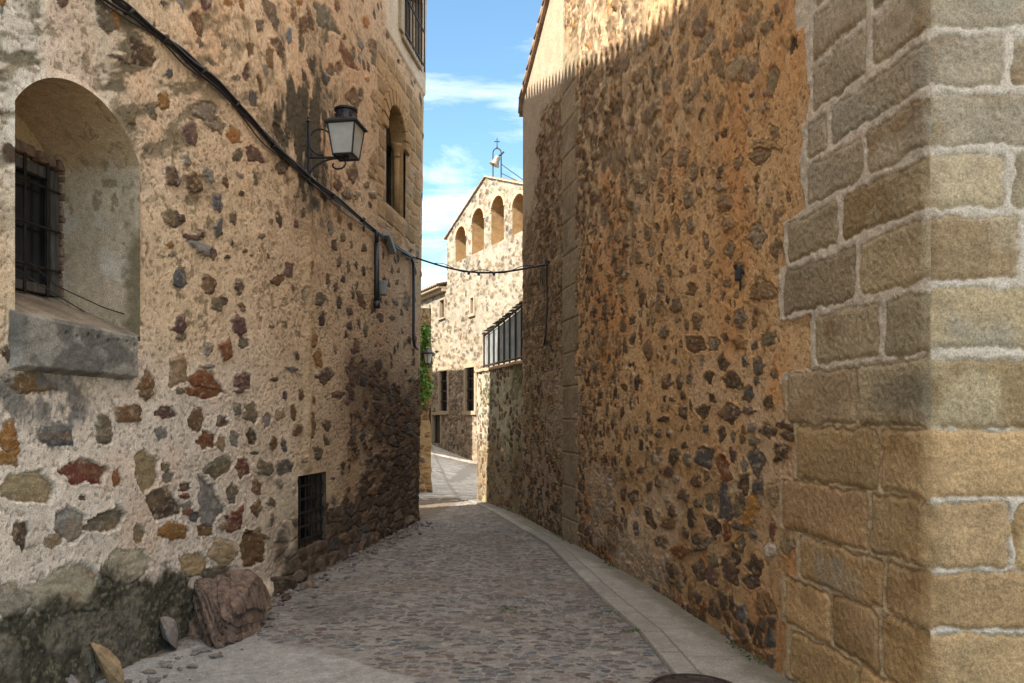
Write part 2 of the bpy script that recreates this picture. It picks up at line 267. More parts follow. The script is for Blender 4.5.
# left wall: (crop origin x, y, crop scale, [(X, Y, W, H, tilt, colour)...])
LEFT = [
(130, 90, 4.555, [(155,50,60,75,20,'o'),(108,110,40,70,-25,'k'),(12,105,50,90,0,'k'),(370,140,190,75,55,'G'),(282,195,60,100,-20,'p'),(480,210,95,60,55,'o'),(562,292,105,60,55,'p'),(490,300,55,60,30,'k'),(260,320,35,70,-20,'g'),(195,395,65,115,-10,'p'),(290,420,75,100,-25,'b'),(360,385,40,80,-20,'g'),(438,420,30,60,-10,'b'),(500,390,45,30,20,'g'),(402,510,45,95,-10,'u'),(205,585,75,100,-25,'k'),(232,582,40,40,0,'d'),(405,635,40,90,0,'u'),(470,580,40,60,-10,'k'),(510,470,22,28,0,'d'),(640,600,18,30,-10,'b'),(285,672,90,35,10,'p'),(325,655,35,40,0,'d'),(597,665,30,28,0,'k'),(783,563,18,40,0,'d'),(690,350,50,75,60,'d'),(558,42,38,60,0,'u'),(570,405,20,60,-15,'k'),(300,500,90,50,15,'l'),(752,615,30,40,0,'p'),(845,525,40,60,-15,'g'),(905,620,20,60,0,'b')]),
(130, 240, 4.555, [(330,40,140,55,30,'g'),(380,60,45,60,-20,'p'),(185,25,40,30,30,'o'),(190,68,40,25,0,'k'),(228,175,60,110,0,'u'),(365,205,65,110,-25,'b'),(420,275,60,45,10,'p'),(400,290,60,60,30,'k'),(498,212,42,85,-20,'d'),(510,303,28,42,-20,'b'),(722,140,40,80,-15,'p'),(672,185,50,50,10,'b'),(742,220,18,30,0,'b'),(790,255,22,80,0,'g'),(232,385,65,90,5,'p'),(240,440,50,40,0,'k'),(500,390,60,110,-15,'p'),(515,470,50,50,0,'k'),(362,495,45,75,0,'g'),(365,575,60,25,0,'g'),(442,500,52,115,0,'R'),(225,600,80,140,0,'t'),(75,660,70,130,0,'b'),(340,640,150,110,0,'R'),(508,645,80,90,0,'p'),(735,585,50,35,20,'g'),(640,395,28,20,20,'d'),(760,530,20,40,-15,'d'),(655,635,40,22,-10,'d'),(525,45,18,22,0,'o'),(552,70,14,18,0,'o'),(445,75,30,22,20,'d'),(875,365,24,60,-10,'d'),(865,275,50,60,-10,'g'),(840,460,32,70,0,'o'),(885,625,60,70,0,'d'),(855,540,40,60,0,'b'),(900,185,15,60,0,'b'),(628,75,20,25,0,'d'),(812,350,20,30,0,'k')]),
(130, 390, 4.555, [(20,110,55,85,0,'p'),(165,105,80,60,0,'p'),(300,130,65,110,0,'b'),(420,140,65,55,0,'p'),(485,85,38,70,-15,'g'),(552,108,70,100,-20,'k'),(620,140,35,75,5,'g'),(685,112,45,50,0,'t'),(745,100,30,70,0,'b'),(705,25,22,45,0,'u'),(780,25,25,60,0,'b'),(765,185,48,55,20,'b'),(832,165,34,110,5,'b'),(895,160,35,60,0,'d'),(140,200,65,70,0,'g'),(340,230,95,80,0,'R'),(412,245,48,75,0,'t'),(475,225,48,65,0,'g'),(555,215,45,65,-10,'d'),(652,243,40,58,0,'b'),(702,255,26,72,-10,'u'),(855,290,38,80,0,'k'),(568,287,38,18,0,'u'),(60,360,115,200,0,'t'),(155,350,45,50,-20,'k'),(172,398,55,65,0,'g'),(395,350,160,80,-28,'k'),(507,350,62,100,0,'r'),(610,350,80,72,10,'k'),(252,440,62,42,-10,'p'),(245,482,55,28,-10,'r'),(140,520,150,130,10,'d'),(252,525,60,50,0,'g'),(260,560,55,35,-10,'r'),(360,530,110,260,0,'g'),(463,467,52,80,5,'k'),(577,445,60,80,0,'b'),(580,540,50,72,0,'b'),(480,588,70,120,15,'r'),(537,650,45,38,-10,'d'),(195,645,140,90,0,'o'),(435,578,25,30,0,'r'),(603,672,70,30,-10,'p'),(295,580,50,60,0,'u'),(705,350,85,60,-30,'u'),(678,425,30,70,0,'k'),(345,640,80,60,0,'b'),(645,590,20,50,0,'k'),(640,510,50,40,0,'k'),(230,5,50,30,0,'k'),(335,15,150,60,0,'R'),(505,5,60,20,0,'p'),(75,15,60,50,0,'b'),(790,320,25,30,0,'b'),(425,620,50,35,0,'t'),(35,660,60,90,-20,'t')]),
(110, 0, 5.12, [(20,90,50,120,0,'l'),(165,285,175,110,45,'d'),(265,15,40,35,0,'u'),(222,130,18,40,0,'k'),(305,380,35,60,-10,'u'),(278,515,60,90,-15,'o'),(500,570,130,100,35,'G'),(445,125,65,145,-18,'b'),(455,215,35,60,-20,'k'),(485,20,60,60,0,'p'),(600,12,50,40,0,'o'),(675,25,30,60,-10,'o'),(830,70,190,60,62,'k'),(765,135,50,70,-10,'k'),(917,178,34,95,0,'B'),(715,250,36,90,0,'b'),(855,240,120,45,62,'b'),(818,300,42,130,-5,'b'),(978,220,28,80,-5,'k'),(990,130,40,80,-15,'b'),(938,55,24,80,0,'b'),(695,378,45,85,0,'p'),(790,355,30,70,-20,'g'),(728,510,40,80,0,'u'),(515,320,60,25,35,'k'),(400,300,120,60,40,'l'),(1018,90,20,80,0,'r'),(970,10,40,40,0,'o'),(580,230,30,50,-10,'k'),(55,300,130,30,25,'d'),(640,400,50,30,0,'k'),(120,575,40,80,0,'l'),(30,530,60,90,20,'l'),(220,590,30,50,0,'k')]),
(0, 0, 6.83, [(720,110,120,260,-30,'k'),(790,110,50,170,-20,'o'),(430,10,70,80,0,'p'),(10,10,60,60,0,'o'),(8,70,20,70,0,'g'),(150,110,80,40,20,'l'),(255,180,130,50,55,'l'),(360,210,140,60,55,'l'),(55,230,130,50,10,'l'),(100,460,190,90,-40,'l'),(220,470,120,50,30,'l'),(680,580,60,110,-15,'l'),(600,420,60,200,0,'l'),(410,450,70,60,0,'l'),(580,200,40,50,0,'l')]),
(300, 0, 3.415, [(85,60,130,60,60,'k'),(35,65,22,90,-10,'b'),(125,20,20,45,-10,'b'),(10,80,30,60,0,'b'),(225,75,22,50,-10,'o'),(150,128,14,28,0,'b'),(160,200,110,34,60,'R'),(178,185,20,50,0,'k'),(205,150,26,65,-15,'g'),(130,235,30,55,0,'b'),(102,240,34,45,0,'k'),(88,268,28,50,-15,'u'),(38,225,26,70,-20,'b'),(230,270,16,18,0,'o'),(120,320,18,60,0,'t'),(185,340,40,70,-25,'b'),(207,325,20,50,0,'k'),(250,165,28,80,-15,'b'),(287,180,12,20,0,'u'),(25,355,35,55,0,'k'),(183,590,36,70,0,'b'),(130,630,25,50,0,'b'),(160,662,30,40,0,'k'),(228,630,18,25,0,'k'),(248,668,24,26,0,'k'),(195,665,20,30,0,'k'),(85,120,24,70,0,'k'),(7,150,20,60,0,'k'),
  (255,345,30,75,-8,'a'),(255,420,28,70,-8,'a'),(272,510,25,85,-8,'a'),(255,555,28,75,-8,'a'),(245,590,24,60,-8,'a'),(292,240,30,60,-14,'a'),(330,280,28,65,-14,'a'),(362,310,14,50,-14,'a'),(258,195,28,70,-14,'k'),(382,345,20,55,-12,'a'),(382,415,18,60,-10,'a'),(380,460,18,70,-10,'a'),(390,520,18,45,-10,'a'),(390,575,16,55,-8,'a'),(270,620,26,65,-8,'a'),(362,620,22,50,-8,'a'),(385,630,14,50,-8,'a'),(278,320,22,50,-14,'a')]),
(300, 200, 3.415, [(315,55,80,80,10,'a'),(323,130,45,80,10,'a'),(350,20,30,45,0,'a'),(280,12,22,60,0,'a'),(115,155,24,42,0,'d'),(133,208,16,38,0,'d'),(220,163,18,30,0,'d'),(178,152,14,28,0,'k'),(167,230,13,35,0,'k'),(192,222,12,30,0,'k'),(217,242,12,36,0,'d'),(150,268,18,34,0,'d'),(122,298,20,34,0,'d'),(193,290,10,28,0,'d'),(178,315,14,45,0,'d'),(135,355,20,45,0,'d'),(168,377,24,36,0,'d'),(170,432,24,30,0,'d'),(157,460,16,30,0,'d'),(192,505,24,46,0,'b'),(210,345,26,60,-20,'b'),(247,365,18,60,0,'b'),(273,402,24,36,0,'d'),(222,440,14,70,0,'k'),(294,350,12,24,0,'k'),(325,345,20,24,0,'g'),(360,340,20,55,0,'k'),(315,400,18,20,0,'k'),(90,600,42,60,0,'d'),(165,640,22,34,0,'d'),(130,668,50,30,0,'p'),(75,405,22,50,0,'d'),(15,325,18,60,0,'g'),(70,340,35,50,0,'k'),(95,270,14,40,0,'d'),(65,540,26,60,0,'o'),(48,480,26,50,0,'o'),(315,240,12,25,0,'k'),(375,85,16,50,0,'g'),(405,115,10,30,0,'k'),(330,280,10,20,0,'k'),(100,95,20,60,0,'g'),(145,130,20,30,0,'k')]),
(0, 450, 2.93, [(70,110,150,105,-5,'t'),(240,65,125,80,5,'r'),(335,85,35,50,0,'R'),(195,215,95,100,-30,'g'),(155,265,60,50,-20,'t'),(305,205,120,60,-20,'G'),(55,245,55,80,-10,'d'),(20,20,70,55,0,'o'),(180,425,215,130,-5,'q'),(30,440,100,125,0,'q'),(370,345,150,110,-20,'q'),(295,365,14,45,-10,'p'),(560,340,90,70,-15,'t'),(655,300,85,75,0,'t'),(640,372,100,60,-20,'k'),(740,290,80,100,0,'b'),(235,140,30,22,0,'d'),(160,195,14,30,0,'g')]),
(0, 220, 2.97, [(95,485,150,70,-5,'b'),(382,578,70,55,0,'b'),(310,620,70,90,0,'k'),(165,640,110,80,0,'u'),(25,650,60,90,0,'o'),(30,395,60,50,20,'d')]),
]
RIGHT = [
(580, 0, 4.555, [(548,105,55,140,20,'p'),(575,185,60,170,30,'G'),(465,110,38,80,8,'b'),(397,145,40,75,25,'g'),(285,215,30,130,25,'B'),(340,170,40,100,10,'o'),(463,330,40,140,22,'b'),(395,400,45,110,10,'p'),(325,510,60,150,35,'G'),(415,510,55,110,10,'o'),(490,440,50,70,30,'k'),(530,400,40,100,25,'G'),(578,435,36,60,10,'k'),(635,490,44,120,15,'b'),(697,320,75,150,30,'t'),(775,320,75,140,28,'G'),(648,300,30,110,5,'d'),(620,290,40,100,15,'b'),(770,130,75,140,25,'b'),(725,180,60,90,20,'b'),(668,205,30,70,10,'G'),(820,60,26,100,5,'b'),(855,120,50,100,25,'b'),(880,370,60,140,10,'k'),(860,425,40,45,0,'r'),(845,490,35,60,20,'G'),(610,240,34,50,10,'d'),(575,350,20,60,0,'d'),(750,25,36,60,0,'b'),(775,600,24,55,0,'b'),(890,600,40,70,0,'k'),(840,660,110,60,0,'o'),(205,290,40,110,20,'G'),(85,360,34,90,10,'o'),(230,460,26,60,0,'r'),(110,230,30,60,0,'p'),(160,300,26,60,0,'d'),(270,340,40,110,25,'b'),(400,635,34,30,0,'d'),(490,615,22,30,0,'b'),(490,490,40,60,0,'k'),(350,590,30,70,10,'k'),(255,600,26,70,10,'G'),(470,230,40,80,15,'k'),(30,60,25,80,25,'p'),(90,10,20,40,0,'r')]),
(580, 150, 4.555, [(400,45,65,100,15,'G'),(470,35,40,100,12,'G'),(515,100,40,100,10,'b'),(820,30,85,75,0,'b'),(725,60,36,80,10,'b'),(120,60,34,120,12,'p'),(195,30,30,80,0,'g'),(255,20,36,50,10,'p'),(160,85,30,80,0,'o'),(235,115,28,80,0,'b'),(278,160,56,70,10,'G'),(340,90,36,90,10,'G'),(370,165,32,60,0,'b'),(408,130,18,75,0,'d'),(495,215,45,110,5,'u'),(545,185,24,45,10,'d'),(635,172,60,45,-15,'G'),(660,235,75,80,-10,'b'),(675,335,65,75,0,'b'),(760,180,28,38,0,'d'),(865,240,35,45,0,'k'),(890,310,24,60,0,'d'),(800,400,85,105,0,'g'),(895,440,50,90,15,'d'),(677,455,50,75,15,'b'),(720,515,40,40,0,'b'),(575,415,34,70,-10,'d'),(600,470,26,36,0,'g'),(585,525,40,38,0,'b'),(505,345,34,80,0,'u'),(445,345,36,130,-3,'k'),(355,355,28,65,0,'d'),(395,345,22,75,8,'b'),(308,385,38,75,-8,'d'),(325,460,30,65,0,'g'),(262,490,34,60,-20,'d'),(230,500,20,75,0,'b'),(135,575,30,40,0,'o'),(408,560,20,60,0,'d'),(465,565,20,45,0,'b'),(520,545,30,40,0,'R'),(512,640,50,55,0,'b'),(585,630,26,40,0,'k'),(672,605,40,50,0,'b'),(845,650,130,85,0,'b'),(812,585,26,60,0,'b'),(310,212,24,45,0,'d'),(370,225,36,50,0,'k'),(160,245,20,60,0,'d'),(225,245,28,55,0,'k'),(262,262,26,55,0,'g'),(110,300,40,90,0,'G'),(170,400,30,60,0,'k'),(245,370,24,60,0,'d'),(140,325,24,28,0,'d'),(460,445,18,40,0,'d'),(140,640,26,60,0,'b'),(95,540,20,40,0,'d')]),
(620, 300, 4.555, [(255,30,50,75,0,'d'),(60,90,30,50,15,'d'),(200,145,50,80,15,'k'),(355,95,45,80,0,'b'),(308,110,22,60,0,'b'),(345,205,90,80,0,'b'),(425,200,55,80,0,'G'),(480,180,30,50,0,'b'),(545,90,55,95,12,'u'),(495,85,26,55,0,'d'),(543,200,65,70,0,'o'),(612,210,42,44,0,'u'),(675,180,70,70,0,'k'),(128,232,42,75,0,'b'),(60,175,30,60,15,'d'),(95,150,18,90,0,'R'),(472,285,42,75,-5,'d'),(572,278,28,60,0,'u'),(625,305,48,90,0,'u'),(620,370,26,40,0,'u'),(412,350,55,60,0,'d'),(515,375,75,85,0,'d'),(582,428,62,75,10,'u'),(270,370,32,85,0,'d'),(215,372,46,65,0,'b'),(245,278,26,26,0,'u'),(278,198,24,34,0,'d'),(425,450,30,55,-25,'d'),(385,505,65,65,0,'d'),(505,520,80,100,0,'d'),(590,505,60,40,0,'p'),(680,472,50,60,0,'d'),(705,340,40,50,0,'b'),(283,512,42,62,0,'d'),(325,490,16,60,-10,'d'),(235,452,30,22,20,'d'),(285,435,26,40,0,'d'),(198,540,50,30,0,'d'),(130,535,22,65,0,'d'),(22,397,36,36,0,'b'),(395,585,40,38,0,'u'),(470,610,48,80,-10,'d'),(600,585,42,55,0,'g'),(670,598,85,55,8,'d'),(760,570,90,50,5,'d'),(758,620,75,50,5,'d'),(610,645,56,36,0,'k'),(557,640,26,45,0,'b'),(735,670,60,40,0,'d'),(75,590,30,38,0,'u'),(220,605,20,50,0,'d'),(175,605,26,50,0,'d'),(390,675,55,30,0,'d'),(285,662,36,34,0,'d'),(95,660,24,50,0,'d'),(10,510,24,50,0,'d'),(565,592,26,34,0,'b')]),
(620, 440, 4.555, [(385,75,90,95,0,'u'),(305,85,45,60,0,'k'),(475,135,60,130,-20,'R'),(618,95,65,115,0,'u'),(568,120,34,70,0,'g'),(735,60,62,80,0,'d'),(570,200,52,85,0,'d'),(625,220,45,80,0,'u'),(475,280,70,165,0,'u'),(550,265,48,60,0,'d'),(597,325,75,150,8,'o'),(540,320,50,70,0,'k'),(408,285,38,90,0,'k'),(355,285,42,50,0,'d'),(425,390,70,115,-20,'d'),(490,415,32,110,0,'R'),(540,395,70,40,12,'u'),(605,425,38,60,-10,'u'),(555,470,45,80,5,'k'),(365,475,75,85,-15,'d'),(400,465,30,40,0,'g'),(300,425,34,75,-15,'d'),(230,320,40,60,0,'d'),(135,350,38,110,-15,'d'),(215,145,50,60,0,'d'),(180,140,20,30,0,'r'),(245,75,45,80,10,'d'),(92,135,32,45,0,'d'),(58,260,44,60,0,'d'),(15,245,30,70,0,'d'),(38,95,30,50,0,'d'),(128,215,30,60,0,'d'),(170,190,26,60,0,'d'),(345,185,55,70,0,'b'),(395,165,40,50,0,'k'),(285,245,60,60,0,'d'),(75,405,30,60,0,'u'),(250,180,22,50,0,'g'),(520,530,50,90,-15,'d'),(620,580,75,95,-25,'d'),(500,600,70,140,-25,'d'),(360,590,65,100,0,'d'),(420,620,60,90,0,'p'),(600,640,100,60,15,'d'),(425,550,50,70,-20,'k'),(275,510,90,70,0,'R'),(215,380,70,60,0,'b'),(185,460,50,60,-20,'d'),(690,500,70,70,20,'w'),(690,400,30,90,0,'r'),(690,250,60,110,0,'t'),(765,470,80,110,0,'t')]),
]
def stone_noise(u, v, k):
    return fbm(u, v, k, 3)
def apply_stones(px, py, H, C, O, table, rs, proud=.004, soft='l', fade=0):
    """traced stones: px, py give every wall point in the tracing's coordinates; H height, C colour, O occupancy"""
    colx = px[0]
    for ox, oy, s, lst in table:
        for X, Y, W, Hh, rot, c in lst:
            cx, cy, w, h = ox+X/s, oy+Y/s, W/s, Hh/s
            R = max(w, h)*.85+3
            cols = np.where((colx > cx-R) & (colx < cx+R))[0]
            if len(cols) == 0: continue
            c0, c1 = cols[0], cols[-1]+1
            rows = np.where(((py[:, c0:c1] > cy-R) & (py[:, c0:c1] < cy+R)).any(1))[0]
            if len(rows) == 0: continue
            r0, r1 = rows[0], rows[-1]+1
            sl = (slice(r0, r1), slice(c0, c1)); x = px[sl]; y = py[sl]
            k = rs.randint(16)
            wob = fbm(x/5., y/5., k, 3)-.5; wob2 = fbm(x/5., y/5., k+3, 3)-.5
            fine = fbm(x/1.8, y/1.8, k+6, 3)-.5
            ax = x-cx+wob*min(w, 14)*.32; ay = y-cy+wob2*min(h, 14)*.32
            t = math.radians(rot); qx = (ax*math.cos(t)+ay*math.sin(t))/(w/2); qy = (-ax*math.sin(t)+ay*math.cos(t))/(h/2)
            p = rs.uniform(2.0, 3.4); rho = (np.abs(qx)**p+np.abs(qy)**p)**(1/p)
            th = np.arctan2(qy, qx); r = 1.04+sum(rs.uniform(-.06, .06)*np.cos(n*th+rs.uniform(0, 6.28)) for n in (2, 3, 4, 5, 6))
            if c != soft:      # broken, angular outline: the ellipse cut by a few random chords
                pol = 0
                nj = rs.randint(4, 7); f0 = rs.uniform(0, 6.28)
                for j in range(nj):
                    f_ = f0+j*6.283/nj+rs.uniform(-.35, .35); pol = np.maximum(pol, (qx*math.cos(f_)+qy*math.sin(f_))/rs.uniform(.70, 1.0))
                rho = np.maximum(rho*.84, pol)
            q = rho/r+fine*(.9 if c == soft else .15)
            m = sstep(1.06, .94, q) if c != soft else sstep(1.1, .55, q)*.7
            base = np.array(PAL[c])*rs.uniform(.8, 1.2)*np.array([rs.uniform(.94, 1.06), 1, rs.uniform(.93, 1.07)])
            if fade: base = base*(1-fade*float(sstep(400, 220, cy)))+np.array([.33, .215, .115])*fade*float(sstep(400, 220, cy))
            st = fbm(qx*2.2, qy*5.5, k+2, 4)*.7+fbm(x/2.5, y/2.5, k+5, 3)*.3
            hue = fbm(qx*1.3+5, qy*1.3, k+8, 2)[..., None]
            sc = base*(.40+1.2*st[..., None])
            sc = sc*(1-.45*sstep(.48, .7, hue))+np.array([.24, .15, .075])*.45*sstep(.48, .7, hue)
            lim = sstep(.60, .72, fbm(x/3., y/3., k+9, 4))[..., None]; sc = sc*(1-.55*lim)+np.array([.42, .33, .235])*.55*lim   # mortar smeared over the stone
            C[sl] = C[sl]*(1-m[..., None])+sc*m[..., None]
            if c != soft:
                hs = proud+rs.uniform(-.009, .006)+.005*np.clip(1-q*q, 0, 1)+(qx*rs.uniform(-.5, .5)+qy*rs.uniform(-.5, .5))*.006+(st-.5)*.014
                lip = sstep(1.35, 1.08, q)*sstep(.95, 1.05, q)*.005
                H[sl] = (H[sl]+lip)*(1-m)+hs*m
                H[sl] -= .012*np.exp(-((q-1.0)/.07)**2)
            O[sl] = np.maximum(O[sl], sstep(1.35, 1.1, q))
def rubble(u, v, k, cw, ch, present, gap, H, C, O, pal, wts, rs, proud=.006, warp=.35, mfade=None, pw=None, dens=None):
    """irregular stones from warped cells; present = array 0..1 (chance of a cell showing), gap = mortar width in cells"""
    a, b = u/cw, v/ch
    wu = (fbm(a*.9, b*.9, k+1, 3)-.5)*2*warp; wv = (fbm(a*.9, b*.9, k+4, 3)-.5)*2*warp
    fu = (fbm(a*4, b*4, k+2, 3)-.5)*.16; fv = (fbm(a*4, b*4, k+7, 3)-.5)*.16
    f1, f2, cid = voronoi(a+wu+fu, b+wv+fv, k)
    occ = np.zeros(65536, np.float32); np.maximum.at(occ, cid.ravel(), O.ravel())
    e = (f2-f1)
    g = gap*(.55+.9*hsh(cid, k+9))
    m = sstep(g, g+.10, e)*(hsh(cid, k+3) < present)*(occ[cid] < .35)
    m = m*sstep(.30, .42, fbm(a*1.7, b*1.7, k+6, 4)+.25*hsh(cid, k+8))
    pal = np.array(pal, np.float32); ci = np.searchsorted(np.cumsum(wts)/np.sum(wts), hsh(cid, k+11)); ci = np.clip(ci, 0, len(pal)-1)
    var = .7+.6*hsh(cid, k+12)
    st = fbm(a*2.2, b*5, k+13, 4)
    sc = pal[ci]*(var*(.45+1.1*st))[..., None]
    C[:] = C*(1-m[..., None])+sc*m[..., None]
    hs = proud+(hsh(cid, k+14)-.5)*.014+.004*sstep(g, g+.5, e)+(st-.5)*.012-.008*sstep(.5, .0, e)*0
    H[:] = H*(1-m)+hs*m-.011*np.exp(-((e-g)/.05)**2)*(m > 0)
    return m

def mixc(C, col, m):
    C[:] = C*(1-m[..., None])+np.array(col, np.float32)*m[..., None]
# ------------------------------------------------------------------ ground heights
def gz(X, Y):
    X = np.asarray(X, float); Y = np.asarray(Y, float)
    return -.0255*(np.clip(Y, 14, 36)-14)+.25*np.clip(-X-1.63, 0, 4)*sstep(15, 26, Y)
# one big sheet
_a = np.concatenate([[-900, -300, -120, -60, -40], np.arange(-30, 30.1, 1.0), [40, 60, 120, 300, 900]])
GX, GY = np.meshgrid(_a, np.concatenate([[-900, -300, -100, -50], np.arange(-30, 60.1, 1.0), [90, 150, 400, 900]]))
gc = np.ones(GX.shape+(3,))*np.array([.24, .22, .19])
o = link('ground', grid_mesh('ground', GX, GY, gz(GX, GY)-.02, gc), M['cobble']); o['kind'] = 'structure'

# ------------------------------------------------------------------ dressed stone blocks
def gran(U, V, base, k, st):
    sp = fbm(U*55, V*55, k+3, 3); gr = fbm(U*4, V*4, k, 4)
    c = np.array(base)*(.68+.5*gr+.28*(sp-.5))[..., None]
    mixc(c, st, sstep(.52, .68, fbm(U*2.6+k, V*2.6, k+5, 4))*.55)
    return c
def blocks(U, V, H, C, zone, rects, light, rs, tint=None):
    """rects (u0,u1,z0,z1): rough-dressed blocks in thick pale pointing"""
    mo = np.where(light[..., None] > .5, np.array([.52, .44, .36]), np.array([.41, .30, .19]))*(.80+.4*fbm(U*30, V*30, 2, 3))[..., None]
    C[:] = C*(1-zone[..., None])+mo*zone[..., None]
    H[:] = H*(1-zone)+(.010+(fbm(U*20, V*20, 5, 3)-.5)*.014)*zone
    for (u0, u1, z0, z1, gl) in rects:
        ins = (U > u0-.05) & (U < u1+.05) & (V > z0-.05) & (V < z1+.05)
        if not ins.any(): continue
        r, c = np.where(ins); sl = (slice(r.min(), r.max()+1), slice(c.min(), c.max()+1)); u, v = U[sl], V[sl]
        k = rs.randint(9); w = (fbm(u*9, v*9, k, 3)-.5)*.050+(fbm(u*40, v*40, k+2, 3)-.5)*.020
        hu, hv = (u1-u0)/2-gl, (v.dtype.type(z1-z0))/2-gl; rr = .03
        a = np.abs(u-(u0+u1)/2)-hu+rr; b = np.abs(v-(z0+z1)/2)-hv+rr
        d = np.hypot(np.maximum(a, 0), np.maximum(b, 0))+np.minimum(np.maximum(a, b), 0)-rr+w
        m = sstep(.006, -.006, d)*zone[sl]
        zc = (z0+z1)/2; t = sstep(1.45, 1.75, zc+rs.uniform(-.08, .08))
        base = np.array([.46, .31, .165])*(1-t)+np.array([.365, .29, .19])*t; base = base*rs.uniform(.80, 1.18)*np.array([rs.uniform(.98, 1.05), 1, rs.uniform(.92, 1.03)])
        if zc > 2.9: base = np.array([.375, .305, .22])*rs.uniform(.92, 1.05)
        if tint is not None: base = np.array(tint)*rs.uniform(.75, 1.2)
        g = gran(u, v, base, k, (.20, .115, .045) if rs.rand() < .6 else (.30, .27, .22))
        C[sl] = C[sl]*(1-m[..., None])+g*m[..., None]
        hs = .013+(fbm(u*60, v*60, k+1, 3)-.5)*.011+(fbm(u*5, v*5, k+4, 2)-.5)*.008-.008*sstep(-.03, 0, d)
        H[sl] = H[sl]*(1-m)+hs*m-.012*np.exp(-(d/.007)**2)*zone[sl]*(.35 if gl > .015 else 1)

# ------------------------------------------------------------------ left house
LH = empty('stone_house', (LX(6), 6.0, 0), 'plastered rubble stone house with arched niche window and grated cellar opening left of the alley', 'house')
rs = np.random.RandomState(11)
PXE = CX+F*(LX(11.67)/11.67)
px1 = np.linspace(-150, PXE, 920)
zr = np.concatenate([np.arange(-.15, 4.3, .0085), np.arange(4.3, 9.201, .0155)])
Yc = LY(px1); PX, ZZ = np.meshgrid(px1, zr); YY = np.broadcast_to(Yc, PX.shape).copy()
def eave(Y): return 8.72+.165*(10.4-np.asarray(Y))            # the eave drops towards the far corner
ZZ = np.where(ZZ > 4.3, 4.3+(ZZ-4.3)*(eave(YY)-4.3)/4.9, ZZ)
PY = HY-(ZZ-EYE)/YY*F
H = np.zeros(PX.shape, np.float32); C = np.zeros(PX.shape+(3,), np.float32); O = H.copy()
U, V = YY, ZZ
low = fbm(U*.9, V*.9, 1, 4); mid = fbm(U*5, V*5, 2, 4); fin = fbm(U*26, V*26, 3, 4); big = fbm(U*.45+4, V*.45, 6, 3)
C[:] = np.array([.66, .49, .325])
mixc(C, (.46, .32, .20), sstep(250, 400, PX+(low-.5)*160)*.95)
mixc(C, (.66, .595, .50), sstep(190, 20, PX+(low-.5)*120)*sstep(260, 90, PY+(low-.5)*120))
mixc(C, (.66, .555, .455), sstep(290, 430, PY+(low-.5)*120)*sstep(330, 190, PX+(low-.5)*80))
mixc(C, (.62, .33, .17), sstep(.52, .72, fbm(U*1.6, V*1.1, 9, 4))*.30)
C *= (.84+.32*mid)[..., None]*(.86+.28*fin)[..., None]
H += (low-.5)*.05+(mid-.5)*.014+(fin-.5)*.006
# pits and lichen speckle in the upper plaster
pit = sstep(.57, .66, fbm(U*17, V*17, 8, 4))*sstep(.45, .62, fbm(U*1.8, V*1.8, 4, 3))
H -= pit*.006; mixc(C, (.25, .19, .105), pit*.7*sstep(540, 330, PY))
pk = sstep(.64, .70, fbm(U*45, V*45, 2, 3)); H -= pk*.006; mixc(C, (.26, .18, .11), pk*.55)
ck = np.exp(-((fbm(U*3, V*3, 7, 5)-.5)/.006)**2)*sstep(.5, .6, fbm(U*1.2, V*1.2, 3, 3)); H -= ck*.006; mixc(C, (.16, .11, .07), ck*.6)
strk = sstep(.50, .66, fbm((U+V*.55)*3.0, (V-U*.55)*10, 5, 4))*sstep(.36, .52, fbm(U*1.1, V*1.1, 10, 3))*sstep(330, 90, PY)*sstep(360, 140, PX)
mixc(C, (.13, .108, .062), strk*.9); H -= strk*.004
# exposed rubble towards the far lower corner
zone = sstep(330, 384, PX+(low-.5)*60+(mid-.5)*40)*sstep(330, 400, PY+(low-.5)*70-(PX-372)*.4)+sstep(505, 545, PY+(PX-250)*.28+(low-.5)*30)*sstep(262, 290, PX)
zone = np.clip(zone, 0, 1)
mixc(C, (.135, .088, .055), zone*.9)
apply_stones(PX, PY, H, C, O, LEFT, rs)
dk = [(.085, .055, .037), (.135, .08, .042), (.115, .085, .058), (.075, .066, .06), (.105, .064, .042)]
rubble(U, V, 1, .26, .15, zone*.97*(zone > .45), .05, H, C, O*0, dk, [4, 2, 2, 1, 3], rs, .012)
sp = .17*sstep(560, 470, PY)*(1-zone)*(.4+1.2*sstep(.4, .6, big))
rubble(U, V, 2, .17, .14, sp, .26, H, C, O, [PAL['d'], PAL['b'], PAL['k'], PAL['g'], PAL['p']], [2, 2, 2, 1, 2], rs, .0)
# plaster ridge over a buried pipe, patch beside the grating
rd = np.exp(-((PX-307-(mid-.5)*5)/3.0)**2)*sstep(172, 200, PY)*sstep(480, 460, PY); H += rd*.035; mixc(C, (.50, .34, .19), rd*.9)
rd2 = np.exp(-((PX-288-(mid-.5)*8)/7)**2)*sstep(468, 480, PY)*sstep(565, 545, PY); H += rd2*.02; mixc(C, (.52, .42, .30), rd2*.7)
